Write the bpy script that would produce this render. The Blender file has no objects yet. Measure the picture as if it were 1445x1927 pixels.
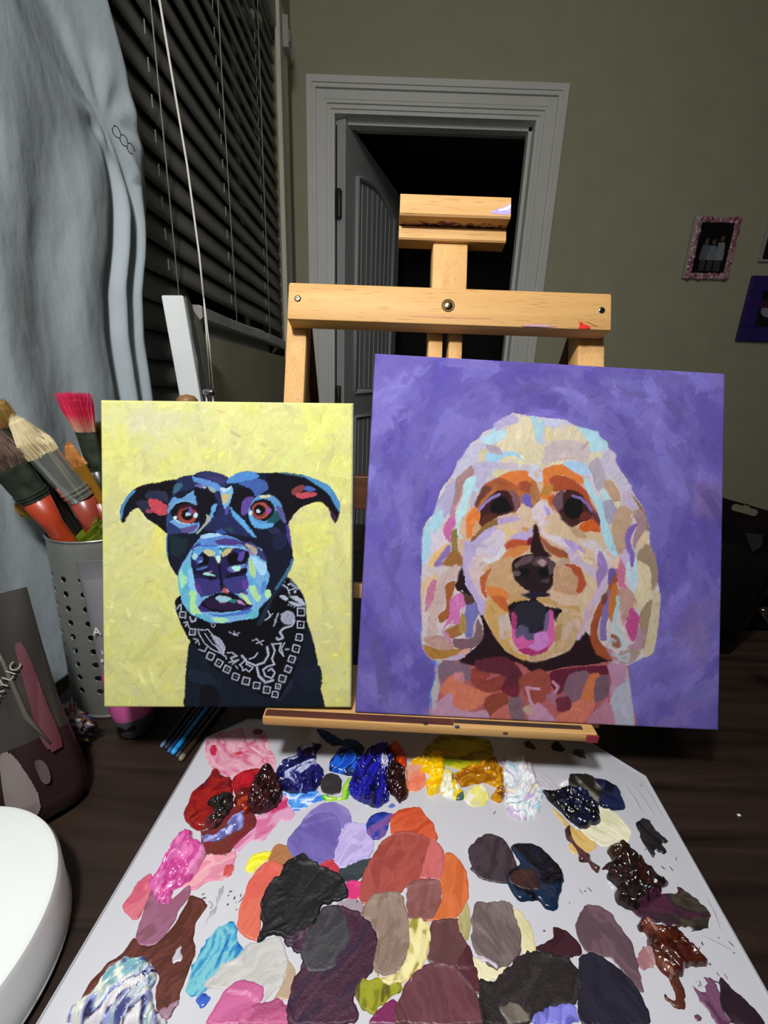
import bpy, bmesh, math, random
import numpy as np
from mathutils import Matrix, Vector
random.seed(7)
SC = bpy.context.scene
COL = SC.collection
CAMZ = 1.085                      # camera height over the floor; modelling below is done with the camera height as z = 0
F, IW, IH = 795.0, 1445, 1927     # focal length in pixels of the 1445 x 1927 frame
_d = np.array([-94., 2637., F]); _d /= np.linalg.norm(_d)
UP = -_d
_y = np.array([0, 0, 1.]); FY = _y - (_y @ UP) * UP; FY /= np.linalg.norm(FY)
FX = np.cross(FY, UP)
RC = np.stack([FX, FY, UP])       # camera axes (x right, y down, z forward) -> world

def ray(x, y): return RC @ np.array([(x - IW / 2) / F, (y - IH / 2) / F, 1.0])
def onX(x, y, v): r = ray(x, y); return r * v / r[0]
def onY(x, y, v): r = ray(x, y); return r * v / r[1]
def onZ(x, y, v): r = ray(x, y); return r * v / r[2]
def project(P):
    c = np.asarray(P, float) @ RC
    return np.stack([IW / 2 + F * c[..., 0] / c[..., 2], IH / 2 + F * c[..., 1] / c[..., 2]], -1)

def lin(h):
    h = h.lstrip('#'); v = np.array([int(h[i:i + 2], 16) / 255 for i in (0, 2, 4)])
    return np.where(v <= .04045, v / 12.92, ((v + .055) / 1.055) ** 2.4)
def rgba(h, k=1.0): return tuple(np.clip(lin(h) * k, 0, 1)) + (1.0,)

# ---------------------------------------------------------------- numpy noise
def _hash(i, j, s):
    n = (i * 374761393 + j * 668265263 + s * 974634541) & 0xffffffff
    n = ((n ^ (n >> 13)) * 1274126177) & 0xffffffff
    return ((n ^ (n >> 16)) & 0xffff) / 65535.0
def vnoise(x, y, s=0):
    x = np.asarray(x, float); y = np.asarray(y, float)
    i = np.floor(x).astype(np.int64); j = np.floor(y).astype(np.int64)
    u = x - i; v = y - j; u = u * u * (3 - 2 * u); v = v * v * (3 - 2 * v)
    a = _hash(i, j, s); b = _hash(i + 1, j, s); c = _hash(i, j + 1, s); d = _hash(i + 1, j + 1, s)
    return a + (b - a) * u + (c - a) * v + (a - b - c + d) * u * v
def fbm(x, y, s=0, o=4):
    t = 0; a = .5; n = 0
    for k in range(o):
        t = t + a * vnoise(x * 2 ** k, y * 2 ** k, s + k * 17); n += a; a *= .5
    return t / n
def sstep(e0, e1, x): t = np.clip((x - e0) / (e1 - e0), 0, 1); return t * t * (3 - 2 * t)

# ---------------------------------------------------------------- materials
def new_mat(name):
    m = bpy.data.materials.new(name); m.use_nodes = True
    nt = m.node_tree; return m, nt, nt.nodes['Principled BSDF']
def ramp_node(nt, stops):
    r = nt.nodes.new('ShaderNodeValToRGB'); el = r.color_ramp.elements
    while len(el) < len(stops): el.new(.5)
    for e, (p, c) in zip(el, stops): e.position = p; e.color = c
    return r
def mat(name, col, rough=.5, metal=0, spec=.5, var=.12, scale=30, stretch=(1, 1, 1), bump=0, bscale=None, coat=0, emis=None, alpha=1, trans=0, detail=4):
    m, nt, b = new_mat(name); L = nt.links
    tc = nt.nodes.new('ShaderNodeTexCoord'); mp = nt.nodes.new('ShaderNodeMapping'); mp.inputs['Scale'].default_value = stretch
    L.new(tc.outputs['Object'], mp.inputs['Vector'])
    n = nt.nodes.new('ShaderNodeTexNoise'); n.inputs['Scale'].default_value = scale; n.inputs['Detail'].default_value = detail
    L.new(mp.outputs['Vector'], n.inputs['Vector'])
    c = lin(col)
    r = ramp_node(nt, [(.3, tuple(np.clip(c * (1 - var), 0, 1)) + (1,)), (.7, tuple(np.clip(c * (1 + var), 0, 1)) + (1,))])
    L.new(n.outputs['Fac'], r.inputs['Fac']); L.new(r.outputs['Color'], b.inputs['Base Color'])
    b.inputs['Roughness'].default_value = rough; b.inputs['Metallic'].default_value = metal
    b.inputs['Specular IOR Level'].default_value = spec; b.inputs['Coat Weight'].default_value = coat
    b.inputs['Alpha'].default_value = alpha; b.inputs['Transmission Weight'].default_value = trans
    if bump:
        n2 = nt.nodes.new('ShaderNodeTexNoise'); n2.inputs['Scale'].default_value = bscale or scale * 3; n2.inputs['Detail'].default_value = 3
        L.new(mp.outputs['Vector'], n2.inputs['Vector'])
        bp = nt.nodes.new('ShaderNodeBump'); bp.inputs['Strength'].default_value = bump; bp.inputs['Distance'].default_value = .002
        L.new(n2.outputs['Fac'], bp.inputs['Height']); L.new(bp.outputs['Normal'], b.inputs['Normal'])
    return m
def wood_mat(name, dark, light, axis='X', scale=1.0, rough=.45, fleck=True, bump=.15, mix=(.25, .75), coat=0, spec=.5):
    m, nt, b = new_mat(name); L = nt.links
    tc = nt.nodes.new('ShaderNodeTexCoord'); mp = nt.nodes.new('ShaderNodeMapping')
    s = {'X': (3, 40, 40), 'Y': (40, 3, 40), 'Z': (40, 40, 3)}[axis]
    mp.inputs['Scale'].default_value = tuple(v * scale for v in s)
    L.new(tc.outputs['Object'], mp.inputs['Vector'])
    n = nt.nodes.new('ShaderNodeTexNoise'); n.inputs['Scale'].default_value = 1; n.inputs['Detail'].default_value = 6; n.inputs['Distortion'].default_value = 1.2
    L.new(mp.outputs['Vector'], n.inputs['Vector'])
    r = ramp_node(nt, [(mix[0], rgba(dark)), (mix[1], rgba(light))]); L.new(n.outputs['Fac'], r.inputs['Fac'])
    out = r.outputs['Color']
    if fleck:
        mp2 = nt.nodes.new('ShaderNodeMapping'); mp2.inputs['Scale'].default_value = tuple(v * scale * f for v, f in zip(s, (16, 22, 22) if axis == 'X' else (22, 16, 22) if axis == 'Y' else (22, 22, 16)))
        L.new(tc.outputs['Object'], mp2.inputs['Vector'])
        n2 = nt.nodes.new('ShaderNodeTexNoise'); n2.inputs['Scale'].default_value = 1; n2.inputs['Detail'].default_value = 2
        L.new(mp2.outputs['Vector'], n2.inputs['Vector'])
        r2 = ramp_node(nt, [(.6, (0, 0, 0, 1)), (.72, (1, 1, 1, 1))]); L.new(n2.outputs['Fac'], r2.inputs['Fac'])
        mx = nt.nodes.new('ShaderNodeMixRGB'); mx.blend_type = 'MULTIPLY'; mx.inputs[2].default_value = (.72, .62, .52, 1)
        L.new(r2.outputs['Color'], mx.inputs[0]); L.new(out, mx.inputs[1]); out = mx.outputs[0]
    L.new(out, b.inputs['Base Color']); b.inputs['Roughness'].default_value = rough; b.inputs['Coat Weight'].default_value = coat
    b.inputs['Specular IOR Level'].default_value = spec
    bp = nt.nodes.new('ShaderNodeBump'); bp.inputs['Strength'].default_value = bump; bp.inputs['Distance'].default_value = .0006
    L.new(n.outputs['Fac'], bp.inputs['Height']); L.new(bp.outputs['Normal'], b.inputs['Normal'])
    return m
def vcol_mat(name, rough=.5, spec=.5, bump=.2, bscale=900, weave=False, coat=0, dist=.0004, rvar=0):
    m, nt, b = new_mat(name); L = nt.links
    a = nt.nodes.new('ShaderNodeAttribute'); a.attribute_name = 'Col'
    L.new(a.outputs['Color'], b.inputs['Base Color'])
    b.inputs['Roughness'].default_value = rough; b.inputs['Specular IOR Level'].default_value = spec; b.inputs['Coat Weight'].default_value = coat
    tc = nt.nodes.new('ShaderNodeTexCoord')
    n = nt.nodes.new('ShaderNodeTexNoise'); n.inputs['Scale'].default_value = bscale; n.inputs['Detail'].default_value = 3
    L.new(tc.outputs['Object'], n.inputs['Vector'])
    h = n.outputs['Fac']
    if weave:
        mp = nt.nodes.new('ShaderNodeMapping'); mp.inputs['Rotation'].default_value = (0, 0, math.radians(45))
        L.new(tc.outputs['Object'], mp.inputs['Vector'])
        w = nt.nodes.new('ShaderNodeTexWave'); w.inputs['Scale'].default_value = 190; w.inputs['Distortion'].default_value = 3; w.inputs['Detail Scale'].default_value = 40
        L.new(mp.outputs['Vector'], w.inputs['Vector'])
        ad = nt.nodes.new('ShaderNodeMath'); ad.operation = 'ADD'; L.new(w.outputs['Fac'], ad.inputs[0]); L.new(h, ad.inputs[1]); h = ad.outputs[0]
    bp = nt.nodes.new('ShaderNodeBump'); bp.inputs['Strength'].default_value = bump; bp.inputs['Distance'].default_value = dist
    L.new(h, bp.inputs['Height']); L.new(bp.outputs['Normal'], b.inputs['Normal'])
    if rvar:
        mr = nt.nodes.new('ShaderNodeMapRange'); mr.inputs[3].default_value = rough - rvar; mr.inputs[4].default_value = rough + rvar
        n3 = nt.nodes.new('ShaderNodeTexNoise'); n3.inputs['Scale'].default_value = 60
        L.new(tc.outputs['Object'], n3.inputs['Vector']); L.new(n3.outputs['Fac'], mr.inputs[0]); L.new(mr.outputs[0], b.inputs['Roughness'])
    return m

# ---------------------------------------------------------------- objects
def link(o, parent=None):
    COL.objects.link(o)
    if parent is not None:
        o.parent = parent; o.matrix_parent_inverse = Matrix.Translation(-Vector(parent['org']))
    return o
def tag(o, label=None, cat=None, group=None, kind=None):
    if label: o['label'] = label
    if cat: o['category'] = cat
    if group: o['group'] = group
    if kind: o['kind'] = kind
    return o
def thing(name, label, cat, loc, group=None, kind=None):
    o = bpy.data.objects.new(name, None); o.empty_display_size = .02
    loc = (loc[0], loc[1], loc[2] + CAMZ); o.location = loc; o['org'] = loc
    COL.objects.link(o); return tag(o, label, cat, group, kind)
class MB:
    """collects shapes, builds ONE mesh object"""
    def __init__(s): s.v = []; s.f = []; s.c = []; s.mi = []
    def add(s, V, Fs, col=None, mi=0):
        b = len(s.v); s.v += [tuple(p) for p in V]; s.f += [tuple(i + b for i in f) for f in Fs]; s.mi += [mi] * len(Fs)
        if col is not None: s.c += [tuple(col)] * len(V)
        return s
    def box(s, lo, hi, bev=0, M=None, O=(0, 0, 0), seg=2, col=None):
        bm = bmesh.new(); bmesh.ops.create_cube(bm, size=1)
        lo = np.minimum(lo, hi); hi2 = np.maximum(lo, np.maximum(hi, lo)); hi2 = np.asarray(hi2, float)
        for v in bm.verts: v.co = Vector([(l + h) / 2 + c * (h - l) for l, h, c in zip(lo, hi2, v.co)])
        if bev: bmesh.ops.bevel(bm, geom=list(bm.edges), offset=bev, segments=seg, affect='EDGES', profile=.5)
        V = np.array([v.co[:] for v in bm.verts]); bm.verts.index_update()
        Fs = [[v.index for v in f.verts] for f in bm.faces]; bm.free()
        if M is not None: V = V @ np.asarray(M)        # rows of M = local axes in world
        return s.add(V + np.asarray(O), Fs, col)
    def prism(s, poly, z0, z1, bev=0, M=None, O=(0, 0, 0), seg=2):
        """polygon in local x,y extruded z0..z1"""
        bm = bmesh.new(); vs = [bm.verts.new((p[0], p[1], z0)) for p in poly]
        f = bm.faces.new(vs); r = bmesh.ops.extrude_face_region(bm, geom=[f])
        for e in r['geom']:
            if isinstance(e, bmesh.types.BMVert): e.co.z = z1
        bmesh.ops.recalc_face_normals(bm, faces=list(bm.faces))
        if bev:
            bmesh.ops.bevel(bm, geom=[e for e in bm.edges], offset=bev, segments=seg, affect='EDGES', profile=.5)
        bm.verts.index_update(); V = np.array([v.co[:] for v in bm.verts]); Fs = [[v.index for v in f.verts] for f in bm.faces]; bm.free()
        if M is not None: V = V @ np.asarray(M)
        return s.add(V + np.asarray(O), Fs)
    def tube(s, pts, rad, n=10, cap=True, flat=1.0, side=None, col=None):
        pts = [np.asarray(p, float) for p in pts]; rad = [rad] * len(pts) if np.isscalar(rad) else list(rad)
        V = []; ref = None
        for i, p in enumerate(pts):
            t = pts[min(i + 1, len(pts) - 1)] - pts[max(i - 1, 0)]; t = t / (np.linalg.norm(t) + 1e-12)
            if ref is None: ref = np.asarray(side, float) if side is not None else (np.array([0, 0, 1.]) if abs(t[2]) < .9 else np.array([1., 0, 0]))
            a = ref - (ref @ t) * t; a /= np.linalg.norm(a); ref = a; b = np.cross(t, a)
            for k in range(n):
                w = 2 * math.pi * k / n; V.append(p + rad[i] * (math.cos(w) * a + flat * math.sin(w) * b))
        Fs = []
        for i in range(len(pts) - 1):
            for k in range(n):
                Fs.append((i * n + k, i * n + (k + 1) % n, (i + 1) * n + (k + 1) % n, (i + 1) * n + k))
        if cap: Fs.append(tuple(range(n))[::-1]); Fs.append(tuple((len(pts) - 1) * n + k for k in range(n)))
        return s.add(V, Fs, col)
    def lathe(s, prof, O=(0, 0, 0), n=48, M=None, col=None):
        """profile of (r, z); closed at r = 0"""
        V = []; Fs = []; rings = []
        for r, z in prof:
            if r < 1e-7: rings.append([len(V)]); V.append((0, 0, z))
            else:
                rings.append(list(range(len(V), len(V) + n)))
                V += [(r * math.cos(2 * math.pi * k / n), r * math.sin(2 * math.pi * k / n), z) for k in range(n)]
        for A, B in zip(rings, rings[1:]):
            for k in range(n):
                if len(A) == 1 and len(B) == 1: continue
                if len(A) == 1: Fs.append((A[0], B[(k + 1) % n], B[k]))
                elif len(B) == 1: Fs.append((A[k], A[(k + 1) % n], B[0]))
                else: Fs.append((A[k], A[(k + 1) % n], B[(k + 1) % n], B[k]))
        V = np.array(V)
        if M is not None: V = V @ np.asarray(M)
        return s.add(V + np.asarray(O), Fs, col)
    def build(s, name, m, parent=None, smooth=False, kind=None, label=None, auto=None):
        me = bpy.data.meshes.new(name); me.from_pydata([(x, y, z + CAMZ) for x, y, z in s.v], [], s.f)
        for mm in (m if isinstance(m, (list, tuple)) else [m]): me.materials.append(mm)
        if any(s.mi): me.polygons.foreach_set('material_index', s.mi)
        if s.c and len(s.c) == len(s.v): set_col(me, np.array(s.c))
        if smooth: me.polygons.foreach_set('use_smooth', [True] * len(me.polygons))
        bm = bmesh.new(); bm.from_mesh(me); bmesh.ops.recalc_face_normals(bm, faces=list(bm.faces)); bm.to_mesh(me); bm.free()
        if auto is not None: me.polygons.foreach_set('use_smooth', [True] * len(me.polygons)); me.set_sharp_from_angle(angle=math.radians(auto))
        me.update(); o = bpy.data.objects.new(name, me); link(o, parent)
        return tag(o, label, kind=kind)
def set_col(me, C):
    a = me.color_attributes.new('Col', 'FLOAT_COLOR', 'POINT')
    C = np.asarray(C, np.float32)
    if C.shape[1] == 3: C = np.c_[C, np.ones(len(C), np.float32)]
    a.data.foreach_set('color', C.astype(np.float32).ravel())
def np_mesh(name, V, Q, m, C=None, parent=None, smooth=True):
    """big mesh from numpy arrays (quads / triangles)"""
    V = np.asarray(V, np.float32).copy(); V[:, 2] += CAMZ
    me = bpy.data.meshes.new(name); me.from_pydata(V.tolist(), [], Q.tolist() if hasattr(Q, 'tolist') else Q)
    me.materials.append(m)
    if C is not None: set_col(me, C)
    if smooth: me.polygons.foreach_set('use_smooth', [True] * len(me.polygons))
    me.update(); o = bpy.data.objects.new(name, me); return link(o, parent)
def grid_faces(nx, ny):
    i = np.arange(ny - 1)[:, None] * nx + np.arange(nx - 1)[None]
    i = i.ravel(); return np.stack([i, i + 1, i + nx + 1, i + nx], 1)
def text_obj(name, body, size, M, O, m, parent, depth=.0002, align='LEFT'):
    cu = bpy.data.curves.new(name, 'FONT'); cu.body = body; cu.size = size; cu.extrude = depth; cu.align_x = align
    t_ = bpy.data.objects.new(name, cu); COL.objects.link(t_); dg = bpy.context.evaluated_depsgraph_get(); dg.update()
    me = bpy.data.meshes.new_from_object(t_.evaluated_get(dg)); bpy.data.objects.remove(t_); me.materials.clear(); me.materials.append(m); o = bpy.data.objects.new(name, me)
    M = np.asarray(M); mw = Matrix([[M[0][i], M[1][i], M[2][i], O[i] + (CAMZ if i == 2 else 0)] for i in range(3)] + [[0, 0, 0, 1]])
    o.matrix_world = mw; COL.objects.link(o)
    if parent is not None: o.parent = parent; o.matrix_parent_inverse = Matrix.Translation(-Vector(parent['org']))
    return o
def spline(P, sub=4, ten=.4):
    """closed curve through every measured point"""
    P = np.asarray(P, float); A, B, C_, D = np.roll(P, 1, 0), P, np.roll(P, -1, 0), np.roll(P, -2, 0)
    m1 = ten * (C_ - A); m2 = ten * (D - B); L = np.linalg.norm(C_ - B, axis=1)[:, None]
    for m in (m1, m2):
        n = np.linalg.norm(m, axis=1)[:, None] + 1e-12; m *= np.minimum(1, L * .9 / n)
    out = []
    for k in range(sub):
        t = k / sub; h = (2 * t**3 - 3 * t**2 + 1, t**3 - 2 * t**2 + t, -2 * t**3 + 3 * t**2, t**3 - t**2)
        out.append(h[0] * B + h[1] * m1 + h[2] * C_ + h[3] * m2)
    return np.stack(out, 1).reshape(-1, 2)
def chaikin(P, it=1):
    P = np.asarray(P, float)
    for _ in range(it):
        N = np.roll(P, -1, 0); P = np.stack([.75 * P + .25 * N, .25 * P + .75 * N], 1).reshape(-1, 2)
    return P
def inside(x, y, P):
    r = np.zeros(len(x), bool)
    for (x0, y0), (x1, y1) in zip(P, np.roll(P, -1, 0)):
        if y0 == y1: continue
        c = ((y0 > y) != (y1 > y)); r ^= c & (x < (x1 - x0) * (y - y0) / (y1 - y0) + x0)
    return r
def near_edge(x, y, P, closed=True):
    best = np.full(len(x), 1e9); bx = np.zeros(len(x)); by = np.zeros(len(x))
    Q = np.roll(P, -1, 0) if closed else P[1:]; A = P if closed else P[:-1]
    for (x0, y0), (x1, y1) in zip(A, Q):
        dx, dy = x1 - x0, y1 - y0; l = dx * dx + dy * dy + 1e-15
        t = np.clip(((x - x0) * dx + (y - y0) * dy) / l, 0, 1); qx = x0 + t * dx; qy = y0 + t * dy
        d = (x - qx) ** 2 + (y - qy) ** 2; k = d < best
        best[k] = d[k]; bx[k] = qx[k]; by[k] = qy[k]
    return np.sqrt(best), bx, by
WIN = {'A': (215, 875, 5), 'B': (400, 875, 5), 'C': (325, 990, 6.0208), 'D': (325, 1080, 5), 'X': (0, 0, 1),
       'E': (785, 775, 5), 'F': (965, 775, 5), 'G': (785, 1000, 5), 'H': (965, 1000, 5), 'I': (785, 1180, 3.0104),
       '1': (320, 1360, 4.0028), '2': (640, 1360, 4.0028), '3': (920, 1360, 4.0028), '4': (120, 1630, 4.0028),
       '5': (420, 1630, 4.0028), '6': (740, 1630, 4.0028), '7': (1060, 1570, 3.753)}
def parse_pts(s, win=None):
    """'A: x y x y B: x y' -> photo-frame pixels; letters switch the measuring window"""
    out = []; buf = []
    for t in s.replace(',', ' ').split():
        if t.endswith(':'): win = t[:-1]; continue
        buf.append(float(t))
        if len(buf) == 2:
            o = WIN[win]; out.append((o[0] + buf[0] / o[2], o[1] + buf[1] / o[2])); buf = []
    return np.array(out), win
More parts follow.
